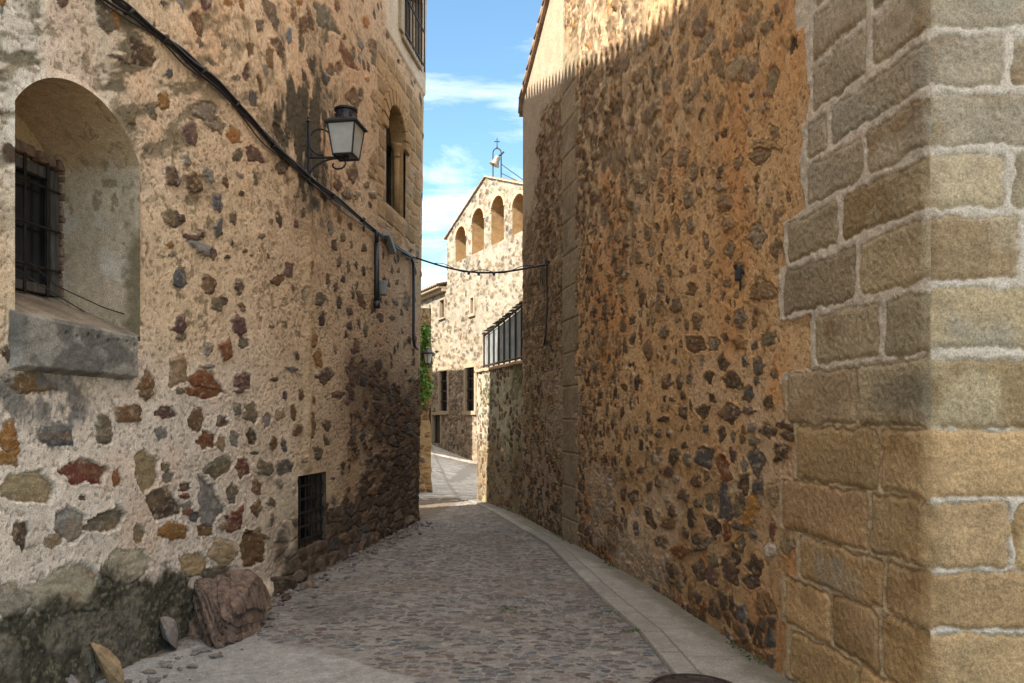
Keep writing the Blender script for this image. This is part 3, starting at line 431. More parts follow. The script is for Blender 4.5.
# soot above the lantern, moss on the footing
st = np.exp(-(((PX-303-(PY-120)*.12)/23)**2+((PY-122)/66)**2)*.85)*2.8*sstep(.40, .58, fbm(U*5, V*2.2, 12, 5)+.07*np.exp(-((PX-308)/12)**2))*(.55+.9*sstep(.4, .6, fbm(U*14, V*10, 9, 4)))
mixc(C, (.060, .050, .030), np.clip(st, 0, 1)*.95)
yb = np.interp(PX, [-150, 0, 70, 105, 170, 200, 222], [640, 612, 600, 574, 570, 592, 690])
ms = sstep(-9, 9, PY-yb+(mid-.5)*46+(fin-.5)*14)
H += sstep(-20, 95, PY-yb)*.07*(PX < 260)+ms*((fin-.5)*.02+(mid-.5)*.02); mixc(C, (.058, .050, .033), ms*(.86+.14*sstep(.40, .55, fbm(U*5, V*5, 11, 4))))
C[:] *= (1-.35*ms*(fin > .56))[..., None]; mixc(C, (.13, .115, .075), ms*sstep(.60, .68, fbm(U*40, V*40, 3, 3)))
gry = sstep(345, 385, PY+(low-.5)*40)*sstep(455, 415, PY+(mid-.5)*50)*sstep(100, 70, PX+(mid-.5)*50)*sstep(.42, .56, fbm(U*8, V*6, 13, 4))
mixc(C, (.14, .13, .12), gry*.85)
# rough foundation rocks
fd = sstep(0, 26, PY-np.interp(PX, [200, 260, 333, 417], [620, 578, 545, 505])+(mid-.5)*30)*sstep(235, 262, PX)
H += fd*.05
# smooth upper band and ochre surround beside the gothic window
bl = np.interp(PX, [380, 395, 420, 440], [22, 47, 90, 124]); bd = sstep(2, -2, PY-bl)*sstep(383, 385, PX)
H = H*(1-bd)+(.03+(mid-.5)*.008)*bd; C[:] = C*(1-bd[..., None])+(np.array([.50, .405, .30])*(.8+.4*mid)[..., None])*bd[..., None]
gs = sstep(1.25, 1.05, np.maximum(np.abs(YY-10.475)/.60, np.abs(ZZ-5.3)/.95)+(mid-.5)*.2)*(1-O*.8)
lrc = []; rq = np.random.RandomState(3); z_q = 4.22
while z_q < 6.7:
    hq = rq.uniform(.20, .30); y_q = 9.55+rq.uniform(0, .2)
    while y_q < 11.6: wq = rq.uniform(.28, .46); lrc.append((y_q, y_q+wq, z_q, z_q+hq, .014)); y_q += wq
    z_q += hq
gz_ = sstep(1.2, 1.1, np.maximum(np.abs(YY-10.6)/.82, np.abs(ZZ-5.35)/1.02)+(mid-.5)*.25)
blocks(U, V, H, C, gz_*.92, lrc, np.zeros(U.shape), rq, (.34, .215, .10))

def arch_sd(Y, z, yc, hw, zb, zc, R):
    s = np.maximum(np.abs(Y-yc)-hw, zb-z)
    return np.maximum(s, np.where(z > zc, np.hypot(Y-yc, z-zc)-R, -9))
def box_sd(Y, z, y0, y1, z0, z1):
    return np.maximum(np.maximum(y0-Y, Y-y1), np.maximum(z0-z, z-z1))
NI = (4.4025, .5075, 2.10, 2.951, .589); GO = (10.475, .40, 4.5, 5.53, .40)
CE = (7.32, 8.02, .30, 1.03); BA = (10.74, 11.56, 7.07, 8.22)
keep = np.ones((PX.shape[0]-1, PX.shape[1]-1), bool)
def cut(fn, YY, ZZ, H, keep, cell):
    s = fn(YY, ZZ); e = .002
    gx = (fn(YY+e, ZZ)-fn(YY-e, ZZ))/(2*e); gzz = (fn(YY, ZZ+e)-fn(YY, ZZ-e))/(2*e)
    near = np.abs(s) < cell
    sc = .25*(s[:-1, :-1]+s[1:, :-1]+s[:-1, 1:]+s[1:, 1:])
    YY[near] -= (s*gx)[near]; ZZ[near] -= (s*gzz)[near]
    H *= sstep(0, cell*7, s)*(s > 0)+(s <= 0)*0
    keep &= ~(sc < 0)
cut(lambda y, z: arch_sd(y, z, *NI), YY, ZZ, H, keep, .006)
cut(lambda y, z: box_sd(y, z, *CE), YY, ZZ, H, keep, .009)
cut(lambda y, z: arch_sd(y, z, *GO), YY, ZZ, H, keep, .016)
cut(lambda y, z: box_sd(y, z, *BA), YY, ZZ, H, keep, .016)
XX = LX(YY)
YS = YY+.05*np.clip(ZZ, 0, 9)*sstep(10.2, 11.67, YY)          # the far corner leans a little
XX = LX(YS)
X3 = XX+LN.x*H; Y3 = YS+LN.y*H
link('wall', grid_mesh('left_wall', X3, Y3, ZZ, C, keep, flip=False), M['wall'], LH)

# the other walls of the house (end wall on the side lane, back, the wall behind the camera) and the roof
LHP = [(LX(11.67), 11.67), (LX(3.1), 3.1), (LX(-7), -7), (-15, -7), (-15, 2.0), (-8, 6.44)]
bm = bmesh.new()
for (a, b) in ((LHP[1], LHP[2]), (LHP[2], LHP[3]), (LHP[3], LHP[4]), (LHP[4], LHP[5]), ):
    n = 14
    for i in range(n):
        p = [a[0]+(b[0]-a[0])*i/n, a[1]+(b[1]-a[1])*i/n]; q = [a[0]+(b[0]-a[0])*(i+1)/n, a[1]+(b[1]-a[1])*(i+1)/n]
        add_poly(bm, [(p[0], p[1], -.2), (q[0], q[1], -.2), (q[0], q[1], float(eave(q[1]))), (p[0], p[1], float(eave(p[1])))])
a = LHP[5]; T_ = float(eave(11.67))
for i in range(14):
    for k in range(10):
        q4 = []
        for (ii, kk) in ((i, k), (i+1, k), (i+1, k+1), (i, k+1)):
            z = -.2+(T_+.2)*kk/10; ye = 11.67+.05*max(z, 0); q4.append((a[0]+(LX(ye)-a[0])*ii/14, a[1]+(ye-a[1])*ii/14, z))
        add_poly(bm, q4)
link('outer_wall', bm_mesh('left_outer', bm), M['house_plaster'], LH)

def tile_roof(bm, e0, e1, up, amp=.075, pitch=.235, up1=None, thick=.05, nseg=8, rows=5):
    """rippled tile sheet: from the eave line e0-e1 along the vector up"""
    e0, e1, up = Vector(e0), Vector(e1), Vector(up); d = e1-e0; up1 = Vector(up1) if up1 else up; L = d.length; nrm = d.cross(up).normalized()
    if nrm.z < 0: nrm = -nrm
    n = max(2, int(L/pitch*nseg)); ring = []
    for lay in (0, 1):
        rws = []
        for r in range(rows+1):
            row = []
            for i in range(n+1):
                s = i/n*L; w = math.cos(2*math.pi*s/pitch); w = (abs(w)**.7)*(1 if w > 0 else -1)
                row.append(bm.verts.new(e0+d*(i/n)+up.lerp(up1, i/n)*(r/rows)+nrm*(amp*w+lay*thick)))
            rws.append(row)
        for r in range(rows):
            for i in range(n): bm.faces.new((rws[r][i], rws[r][i+1], rws[r+1][i+1], rws[r+1][i]))
        ring.append(rws)
    for i in range(n):
        bm.faces.new((ring[0][0][i], ring[0][0][i+1], ring[1][0][i+1], ring[1][0][i]))
        bm.faces.new((ring[0][rows][i], ring[0][rows][i+1], ring[1][rows][i+1], ring[1][rows][i]))
    for i in (0, n):
        for r in range(rows): bm.faces.new((ring[0][r][i], ring[0][r+1][i], ring[1][r+1][i], ring[1][r][i]))
bm = bmesh.new()
ea = lw(-7, float(eave(-7))+.0, .22); eb = lw(12.0, float(eave(12.0))+.0, .22)
tile_roof(bm, ea, eb, LN*-12+Vector((0, 0, .35)), amp=.105, pitch=.235, up1=(-6.35, -5.35, 1.25))
link('roof', bm_mesh('left_roof', bm, True), M['tile'], LH)
bm = bmesh.new()
add_poly(bm, [(x, y, float(eave(y))-.01) for x, y in [(LX(-7), -7), (LX(12.05), 12.05), (-8, 6.44), (-15, 2), (-15, -7)]])
link('ceiling', bm_mesh('left_ceiling', bm), M['house_plaster'], LH)

# --- niche window
def reveal(name, outline, depth, mat, parent, wfun, rows=10, rough=.012, colfn=None, seed=3, step=.025):
    """strip running from the wall face inwards along the closed-at-front outline"""
    pts = np.array(outline); m = len(pts)
    s = np.concatenate([[0], np.cumsum(np.hypot(*np.diff(pts, axis=0).T))])
    ns = max(30, int(s[-1]/step)); t = np.unique(np.concatenate([np.linspace(0, s[-1], ns), s]))
    a = np.interp(t, s, pts[:, 0]); z = np.interp(t, s, pts[:, 1])
    A = np.zeros((rows+1, len(t), 3))
    for r in range(rows+1):
        for i in range(len(t)):
            k = r/rows; nn = (vnoise(np.array([t[i]*7.]), np.array([k*depth*7.]), seed)[0]-.5)*rough*2*min(1, k*4)
            p = wfun(a[i], z[i], -depth*k); A[r, i] = (p.x, p.y, p.z+nn)
    TT_, KK_ = np.meshgrid(t, np.linspace(0, depth, rows+1)); o = link(name, grid_mesh(name, A[..., 0], A[..., 1], A[..., 2], colfn(TT_, KK_, A[..., 2]) if colfn else None), mat, parent); return o
def arch_outline(yc, hw, zb, zc, R, n=28, close=False):
    a0 = math.asin(min(1, hw/R)); p = [(yc+hw, zb)]
    p += [(yc+R*math.sin(a), zc+R*math.cos(a)) for a in np.linspace(a0, -a0, n)]
    p += [(yc-hw, zb)]
    return p+([p[0]] if close else [])
def niche_col(t, k, z):
    c = np.ones(t.shape+(3,))*np.array([.56, .44, .31]); b = fbm(t*4, k*4, 3, 5); f = fbm(t*16, k*16, 5, 4)
    c *= (.72+.56*b)[..., None]*(.85+.3*f)[..., None]; mixc(c, (.66, .60, .52), sstep(.56, .66, fbm(t*5, k*5, 8, 4))*.5)
    mixc(c, (.50, .35, .19), sstep(3.18, 3.3, z)*.7); mixc(c, (.17, .135, .075), sstep(.16, .05, k+(f-.5)*.16)*sstep(.40, .58, b+.08)*sstep(3.25, 3.1, z)*.9)  # overhead shade put into the soffit colour, then dirt at the front edge
    mixc(c, (.22, .16, .09), sstep(.57, .66, f)*sstep(.5, .62, fbm(t*3, k*3, 10, 3))*.7)
    mixc(c, (.20, .13, .07), np.exp(-((fbm(t*3.2, k*3.2, 12, 5)-.5)/.007)**2)*.8*sstep(3.1, 3.3, z)); return c
W1 = reveal('niche', arch_outline(*NI), .63, M['wall'], LH, lw, 70, .006, niche_col, 3, .009)
W1['label'] = 'smooth plastered arched niche around the small window'
# dirty sloping bottom of the niche
A = np.zeros((12, 40, 3)); Cc = np.zeros((12, 40, 3))
for r in range(12):
    for i in range(40):
        k = r/11; Y = NI[0]-NI[1]+2*NI[1]*i/39
        p = lw(Y, 2.13+.27*k+.012*(vnoise(np.array([Y*20]), np.array([k*8.]), 2)[0]-.5)*2, -.64*k+.01); A[r, i] = p
        Cc[r, i] = np.array([.24, .19, .14])*(.6+.8*vnoise(np.array([Y*15]), np.array([k*6.]), 4)[0])
link('ledge', grid_mesh('ledge', A[..., 0], A[..., 1], A[..., 2], Cc), M['wall'], W1)
bm = bmesh.new(); add_poly(bm, [lw(3.85, 2.1, -.632), lw(4.96, 2.1, -.632), lw(4.96, 3.6, -.632), lw(3.85, 3.6, -.632)])
link('back_wall', bm_mesh('niche_back', bm), M['soffit'], W1)
AX = (LD, Vector((0, 0, 1)), LN)
wf = bmesh.new()
y0, y1, z0, z1 = 3.93, 4.885, 2.40, 3.22
for (yc, zc_, w, h) in ((y0+.035, (z0+z1)/2, .07, z1-z0), (y1-.035, (z0+z1)/2, .07, z1-z0), ((y0+y1)/2, z1-.035, y1-y0-.145, .07), ((y0+y1)/2, z0+.03, y1-y0-.145, .06), ((y0+y1)/2, (z0+z1)/2, .05, z1-z0-.14)):
    add_box(wf, lw(yc, zc_, -.60), (w, h, .07), AX, .006)
WN = link('window', bm_mesh('window_frame', wf), M['wood'], LH); WN['label'] = 'weathered grey wooden window set deep in the plastered niche'
bm = bmesh.new(); add_poly(bm, [lw(y0, z0, -.61), lw(y1, z0, -.61), lw(y1, z1, -.61), lw(y0, z1, -.61)])
link('pane', bm_mesh('pane', bm), M['dark'], WN)
bm = bmesh.new()
for i in range(5): add_tube(bm, [lw(y0+.1+i*.185, z0-.02, -.552), lw(y0+.1+i*.185, z1+.03, -.552)], .009, 6)
for i in range(3): add_tube(bm, [lw(y0-.02, z0+.16+i*.26, -.546), lw(y1-.01, z0+.16+i*.26, -.546)], .008, 6)
link('window_bars', bm_mesh('window_bars', bm), M['iron'], WN)
bm = bmesh.new(); rr = random.Random(4)
Yb = y0-.02
while Yb < y1+.02:
    w = rr.uniform(.05, .10); add_box(bm, lw(Yb+w/2, z1+.04+rr.uniform(-.01, .015)+.03*math.sin((Yb-y0)/(y1-y0)*3), -.60+rr.uniform(0, .03)), (w*.92, .07, .07), AX, .012); Yb += w
Zb = z0
while Zb < z1:
    h = rr.uniform(.04, .07); add_box(bm, lw(y1+.05+rr.uniform(-.01, .01), Zb+h/2, -.595+rr.uniform(0, .03)), (.085, h*.9, .07), AX, .012); Zb += h
link('broken_brick_edge', bm_mesh('brick_edge', bm), M['brick'], WN)
# loose wires on the ledge
bm = bmesh.new()
add_tube(bm, [lw(4.5, 2.55, -.45), lw(4.6, 2.42, -.35), lw(4.85, 2.32, -.22), lw(4.95, 2.26, -.05)], .004, 5)
add_tube(bm, [lw(4.3, 2.52, -.45), lw(4.42, 2.36, -.25), lw(4.5, 2.24, -.08)], .004, 5)
link('loose_wire', bm_mesh('loose_wire', bm), M['iron'], W1)
# granite sill with a row of small holes: rounded block modelled as a displaced face
a = np.linspace(0, 1, 150); b = np.linspace(0, 1, 60); Aa, Bb = np.meshgrid(a, b)
Ys = 3.86+Aa*.985; Zs = 1.845+Bb*(.315-.02*Aa)
ed = np.minimum(np.minimum(Aa*.985, (1-Aa)*.985), np.minimum(Bb, 1-Bb)*.30)+(fbm(Ys*14, Zs*14, 3, 3)-.5)*.02
hh = .055*sstep(-.004, .028, ed)+(fbm(Ys*16, Zs*16, 4, 4)-.5)*.018*sstep(0, .02, ed)-.004
for i in range(8):
    yy = 4.20+i*.085; hh -= .03*sstep(.013, .007, np.hypot(Ys-yy, Zs-2.075+.01*math.sin(i*2)))
hh -= .02*(1-sstep(-.02, .004, ed)); P = np.stack([LX(Ys)+LN.x*hh, Ys+LN.y*hh, Zs], -1)
cc = np.array([.25, .225, .19])*(.5+1.0*fbm(Ys*7, Zs*7, 6, 5))[..., None]
mixc(cc, (.09, .082, .072), sstep(.5, .62, fbm(Ys*5, Zs*6, 9, 4))*.7)
o = link('sill', grid_mesh('sill', P[..., 0], P[..., 1], P[..., 2], cc), M['granite'], W1); o['label'] = 'rough grey granite sill with a row of drilled holes'

# --- cellar opening with iron grating
out4 = [(CE[1], CE[2]), (CE[1], CE[3]), (CE[0], CE[3]), (CE[0], CE[2]), (CE[1], CE[2])]
CW = reveal('cellar_opening', out4, .22, M['mortar'], LH, lw, 5, .012); CW['label'] = 'low rectangular cellar opening closed with a black iron grating'
bm = bmesh.new(); add_poly(bm, [lw(7.3, .28, -.21), lw(8.05, .28, -.21), lw(8.05, 1.06, -.21), lw(7.3, 1.06, -.21)])
link('dark_interior', bm_mesh('cellar_dark', bm), M['dark'], CW)  # dark sheet standing for the unlit cellar behind the grating
bm = bmesh.new()
for i in range(6): add_tube(bm, [lw(7.33+i*.136, .30, -.05), lw(7.33+i*.136, 1.00, -.05)], .010, 6)
for i in range(5): add_box(bm, lw(7.67, .38+i*.135, -.035), (.70, .022, .012), AX)
link('grating', bm_mesh('grating', bm), M['iron'], CW)

# --- gothic window: reveal, moulded ring, colonnettes with capitals, dark slit
GW = reveal('gothic_window', arch_outline(*GO), .19, M['gothic'], LH, lw, 6, .006); GW['label'] = 'narrow round arched window with carved ochre stone surround'
bm = bmesh.new(); add_poly(bm, [lw(10.0, 4.45, -.18), lw(10.95, 4.45, -.18), lw(10.95, 6.0, -.18), lw(10.0, 6.0, -.18)])
link('pane', bm_mesh('gothic_pane', bm), M['dark'], GW)
bm = bmesh.new()
aa = np.linspace(math.radians(97), math.radians(-97), 12)
for i in range(11):
    t0, t1 = aa[i]+.012, aa[i+1]-.012; vs = []
    t0, t1 = aa[i]-.012, aa[i+1]+.012
    for off in (-.02, .045):
        for (t, r) in ((t0, .405), (t1, .405), (t1, .62), (t0, .62)):
            vs.append(bm.verts.new(lw(GO[0]+r*math.sin(t), GO[3]+r*math.cos(t), off)))
    for f in ((3, 2, 1, 0), (4, 5, 6, 7), (0, 1, 5, 4), (1, 2, 6, 5), (2, 3, 7, 6), (3, 0, 4, 7)): bm.faces.new([vs[k] for k in f])
bmesh.ops.bevel(bm, geom=bm.edges[:], offset=.012, segments=2, affect='EDGES')
link('arch_stones', bm_mesh('arch_stones', bm), M['gothic'], GW)
for yy in (10.475+.345,):
    bm = bmesh.new(); add_lathe(bm, lw(yy, 4.5, -.085), [(.045, 0), (.045, .9)], 14)
    cl = link('colonnette', bm_mesh('colonnette', bm, True), M['gothic'], GW)
    bm = bmesh.new(); add_lathe(bm, lw(yy, 5.36, -.085), [(.045, 0), (.062, .012), (.048, .03), (.054, .08), (.075, .14), (.08, .165), (.08, .19)], 14)
    link('capital', bm_mesh('capital', bm, True), M['gothic'], cl)

# --- upper barred window
out4 = [(BA[1], BA[2]), (BA[1], BA[3]), (BA[0], BA[3]), (BA[0], BA[2]), (BA[1], BA[2])]
BW = reveal('barred_window', out4, .2, M['trim'], LH, lambda y, z, o: lw(y+.05*z*float(sstep(10.2, 11.67, y)), z, o), 4, .004); BW['label'] = 'tall upper window behind vertical iron bars at the top corner'
bm = bmesh.new(); add_poly(bm, [lw(10.7, 7.0, -.19), lw(12.0, 7.0, -.19), lw(12.0, 8.3, -.19), lw(10.7, 8.3, -.19)])
link('pane', bm_mesh('barred_pane', bm), M['dark'], BW)
bm = bmesh.new()
for i in range(7):
    yy = BA[0]+.06+i*.165; add_tube(bm, [lw(yy, 7.03, .07), lw(yy, 8.22, .07)], .011, 6)
for zz in (7.12, 7.65, 8.17): add_box(bm, lw(11.23, zz, .07), (1.06, .03, .016), AX)
link('window_bars', bm_mesh('upper_bars', bm), M['iron'], BW)
bm = bmesh.new()
add_box(bm, lw(11.15, 7.03, .045), (1.0, .07, .06), AX, .01)
add_box(bm, lw(10.62, 7.66, .045), (.17, 1.19, .06), AX, .01)
link('surround', bm_mesh('surround', bm), M['trim'], BW)

ZJ = [-.25, .06, .36, .666, .929, 1.24, 1.556, 1.876, 2.188, 2.504, 2.78, 3.04, 3.29, 3.57, 3.86, 4.12, 4.42, 4.7, 5.0, 5.3, 5.6, 5.9, 6.2, 6.5, 6.8, 7.1, 7.4]
SB = {13: [812, 871, 930], 12: [812, 871, 930], 11: [806, 830, 930], 10: [806, 866, 930], 9: [787, 841, 930], 8: [783, 859, 930], 7: [815, 883, 930], 6: [788, 858, 930], 5: [797, 880, 930], 4: [783, 870, 930], 3: [800, 886, 930], 2: [785, 832, 882, 930], 1: [790, 860, 930], 0: [785, 850, 930]}
QL = np.array([SB.get(i, [815 if i % 2 else 800])[0] for i in range(len(ZJ))], float)
# ------------------------------------------------------------------ right house
RHs = empty('stone_house', (3.5, 6.5, 0), 'ochre rubble stone house with granite block corner right of the alley', 'house')
rs = np.random.RandomState(23)
def top_r(Y): return np.where(Y > 7.65, 8.9-(Y-7.65)*.54, 8.9-(7.65-Y)*.38)
px2 = np.linspace(930, 522.6, 720)[::-1]
Y2 = RY(px2); Y2[0] = 11.92; Y2[-1] = 3.29
e = .02; dXdY = (RX(Y2+e)-RX(Y2-e))/(2*e); nx = -1/np.hypot(1, dXdY); ny = dXdY/np.hypot(1, dXdY)
vv = np.concatenate([np.arange(0, .47, .00105), np.linspace(.47, 1, 250)])
PX, VV = np.meshgrid(px2, vv); YY = np.broadcast_to(Y2, PX.shape).copy(); TT = top_r(YY)
ZZ = -.12+VV*(TT+.12); PY = HY-(ZZ-EYE)/YY*F
S = np.concatenate([[0], np.cumsum(np.hypot(np.diff(Y2), np.diff(RX(Y2))))]); U = np.broadcast_to(S, PX.shape); V = ZZ
H = np.zeros(PX.shape, np.float32); C = np.zeros(PX.shape+(3,), np.float32); O = H.copy()
low = fbm(U*.9, V*.9, 2, 4); mid = fbm(U*5, V*5, 5, 4); fin = fbm(U*26, V*26, 7, 4)
C[:] = np.array([.53, .325, .16])
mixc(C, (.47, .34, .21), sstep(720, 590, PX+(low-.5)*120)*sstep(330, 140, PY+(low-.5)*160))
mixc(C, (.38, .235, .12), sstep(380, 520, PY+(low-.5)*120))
mixc(C, (.40, .30, .22), sstep(.5, .65, fbm(U*1.3, V*.9, 11, 4))*sstep(420, 500, PY)*.8)
mixc(C, (.58, .41, .25), sstep(.5, .68, fbm(U*2.2, V*2.2, 3, 4))*.35)
mixc(C, (.50, .22, .07), sstep(.52, .70, fbm(U*1.8, V*.8, 13, 4))*.5)
C *= (.82+.36*mid)[..., None]*(.84+.32*fin)[..., None]
H += (low-.5)*.05+(mid-.5)*.016+(fin-.5)*.007
pit = sstep(.60, .70, fbm(U*16, V*16, 8, 4))*sstep(.42, .6, fbm(U*1.8, V*1.8, 4, 3)); H -= pit*.007; mixc(C, (.20, .12, .06), pit*.6)
isB = sstep(565, 562, PX)
mixc(C, (.33, .245, .165), isB*.85)
upB = np.clip(sstep(125, 85, PY+(low-.5)*50+(PX-540)*.8)+sstep(535, 527, PX+(mid-.5)*14+(low-.5)*20)*sstep(300, 180, PY), 0, 1)*isB          # smooth render near the eave
pil = sstep(0, 1.5, PX-QL[np.clip(np.searchsorted(ZJ, V+(mid-.5)*.06)-1, 0, len(ZJ)-2)]+4+(mid-.5)*11+(fin-.5)*3)
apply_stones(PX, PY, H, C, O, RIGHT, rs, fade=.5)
O2 = np.maximum(O, pil)
dk = [PAL['d'], PAL['b'], PAL['k'], PAL['u'], PAL['R'], PAL['p']]
# bottom: tight rubble; middle left: dense small stones; upper right: few
den = sstep(430, 530, PY+(low-.5)*80+(PX-700)*-.02)*sstep(800, 770, PX)
rubble(U, V, 3, .13, .12, den*.95*(den > .15), .08, H, C, O2, dk, [5, 2, 1, 1, 1, 1], rs, .006)
O3 = np.maximum(O2, (den > .5)*1.)
mf = sstep(705, 600, PX+(low-.5)*90)*(1-upB)
rubble(U, V, 4, .15, .15, mf*.66, .17, H, C, O3, [(.24, .165, .10), (.20, .12, .06), (.17, .13, .085), PAL['d'], (.30, .2, .11), PAL['o']], [4, 3, 3, 1.5, 2, 1], rs, .008)
rubble(U+7.1, V+2.7, 9, .075, .075, .30*(1-upB)*(.3+.7*mf), .2, H, C, O3, [(.26, .17, .10), (.20, .12, .06), (.15, .11, .08), PAL['d']], [4, 3, 3, 1.5], rs, .004)
rubble(U+3.1, V+1.7, 5, .10, .09, .13*(1-upB), .26, H, C, np.maximum(O3, mf*.0), [PAL['b'], PAL['d'], PAL['k'], PAL['G']], [2, 3, 1, 1], rs, .0)
# upper rough stonework left of centre stands out of the render
ru = np.clip(sstep(720, 600, PX+(low-.5)*90)*sstep(330, 150, PY+(low-.5)*110)*(1-isB)+isB*(1-upB)*sstep(420, 250, PY), 0, 1)
rn = fbm(U*10, V*5, 6, 4); H += ru*(rn-.5)*.06; mixc(C, (.15, .105, .065), ru*sstep(.50, .40, rn)*.75); mixc(C, (.22, .16, .10), ru*sstep(.5, .62, fbm(U*6, V*9, 9, 4))*.5)  # shading put into the colour in the hollows of the relief
pk = sstep(.64, .70, fbm(U*45, V*45, 2, 3)); H -= pk*.006*(1-pil); mixc(C, (.24, .14, .07), pk*.5*(1-pil))
# paler repairs and broken chips in the lower mortar
pm = sstep(.55, .66, fbm(U*1.1, V*1.6, 15, 4))*sstep(300, 420, PY)*(1-pil); mixc(C, (.52, .41, .30), pm*.45*(1-np.clip(O, 0, 1)))
# band of dressed stones at the bend
qb = sstep(562.5, 563.5, PX)*sstep(579.5, 578.5, PX+(np.floor(V/.42) % 2)*3)*sstep(20, 70, PY)
jn = np.abs(((V+.1)/.42) % 1-.5)*2; jt = np.exp(-((1-jn)/.05)**2)+np.exp(-((PX-571-(np.floor(V/.42+.24) % 2)*4)/.5)**2)
C[:] = C*(1-qb[..., None])+(np.array([.25, .195, .125])*(.62+.7*mid+.15*hsh((np.floor((V+.1)/.42).astype(int)*7) % 60000, 3))[..., None]*(1-.0*jt[..., None]))*qb[..., None]
mixc(C, (.29, .22, .14), qb*np.clip(jt, 0, 1)*.4); H = H*(1-qb)+((mid-.5)*.02+(fin-.5)*.006-.012*np.clip(jt, 0, 1)+.012)*qb
# pale smooth render under the eave
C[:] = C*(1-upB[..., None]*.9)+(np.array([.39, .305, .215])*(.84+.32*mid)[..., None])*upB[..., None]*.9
H = H*(1-upB)+((low-.5)*.02+(fin-.5)*.004)*upB
# bush-hammered granite corner
rects = []
SU = lambda p: float(np.interp(RY(p), Y2[::-1] if Y2[0] > Y2[-1] else Y2, S[::-1] if Y2[0] > Y2[-1] else S))
for i in range(len(ZJ)-1):
    xs = SB.get(i, [815, 870 if i % 2 else 845, 930]); gl = .023 if ZJ[i] > 1.85 else .009
    for a, b in zip(xs[:-1], xs[1:]):
        ua, ub = sorted((SU(a), SU(b)))
        if b == 930: (ua, ub) = (ua-.0, ub) if SU(930) < SU(800) else (ua, ub+.1)
        if b == 930 and SU(930) < SU(800): ua -= .1
        rects.append((ua, ub, ZJ[i], ZJ[i+1], gl))
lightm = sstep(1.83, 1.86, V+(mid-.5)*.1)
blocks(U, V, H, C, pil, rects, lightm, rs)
dsp = sstep(.0, .12, .13-np.hypot((PX-905)/130*.2, (PY-395)/40*.13)+(mid-.5)*.05)*pil*sstep(350, 356, PY)*sstep(428, 424, PY)*sstep(868, 875, PX)
mixc(C, (.10, .092, .075), dsp*.6)
def corner_jit(z): return (fbm(z*9, z*0+3.3, 4, 4)-.5)*.022
def corner_rad(z): return .008+.035*sstep(.35, .75, fbm(z*5.5, z*0+7.7, 9, 4))
dc = np.abs(YY-3.29); H *= sstep(0, .05, dc)*.98+.02
XX = RX(YY); NX = np.broadcast_to(nx, PX.shape); NY = np.broadcast_to(ny, PX.shape)
cj = corner_jit(ZZ)*sstep(.12, 0, dc)
r_ = corner_rad(ZZ); ph = np.where(dc < r_, math.pi/4*(1-dc/r_), 0)
X3 = XX+NX*H+cj*.7+r_*(1-np.cos(ph)); Y3 = np.where(dc < r_, 3.29+r_*(1-np.sin(ph)), YY)+NY*H+cj*.7
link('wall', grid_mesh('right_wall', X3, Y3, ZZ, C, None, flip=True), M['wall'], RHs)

# front face of the same corner
x0 = 1.834
xs = np.concatenate([np.linspace(x0, 3.1, 300), np.linspace(3.15, 9, 120)]); zs = np.concatenate([np.arange(-.12, 3.7, .0075), np.linspace(3.72, 7.22, 200)])
U, V = np.meshgrid(xs, zs); H = np.zeros(U.shape, np.float32); C = np.zeros(U.shape+(3,), np.float32)
mid = fbm(U*5, V*5, 5, 4)
fx = lambda p: (p-CX)/F*3.29
FB = {11: [1005], 10: [], 9: [1007], 8: [1022], 7: [], 6: [], 5: [], 4: [1011], 3: [], 2: [], 12: []}
rects = []; rr = np.random.RandomState(5)
for i in range(len(ZJ)-1):
    j = [x0-.1]+[fx(p) for p in FB.get(i, [985 if i % 2 else 1040])]
    while j[-1] < 9: j.append(j[-1]+rr.uniform(.42, .75))
    if i in FB and not FB[i]: j[1] = x0+rr.uniform(.56, .72)
    for a, b in zip(j[:-1], j[1:]): rects.append((a, b, ZJ[i], ZJ[i+1], .021 if ZJ[i] > 1.85 else .010))
blocks(U, V, H, C, np.ones(U.shape, np.float32), rects, np.ones(U.shape), np.random.RandomState(8))
H *= sstep(0, .05, U-x0)*.98+.02; cj = corner_jit(V)*sstep(.12, 0, U-x0)
r_ = corner_rad(V); dd = U-x0; ph = np.where(dd < r_, math.pi/4*(1-dd/r_), 0)
link('front_wall', grid_mesh('front_wall', np.where(dd < r_, x0+r_*(1-np.sin(ph)), U)+cj*.7, 3.29-H+cj*.7+r_*(1-np.cos(ph)), V, C, None, flip=False), M['granite'], RHs)
bm = bmesh.new()
e_ = (float(RX(11.92)), 11.92)
for a, b, za, zb in ((e_, (9, 13.5), 6.6, 6.6), ((9, 13.5), (9, 3.29), 6.6, 7.2)):
    add_poly(bm, [(a[0], a[1], -.8), (b[0], b[1], -.8), (b[0], b[1], zb), (a[0], a[1], za)])
link('outer_wall', bm_mesh('right_outer', bm), M['house_plaster'], RHs)
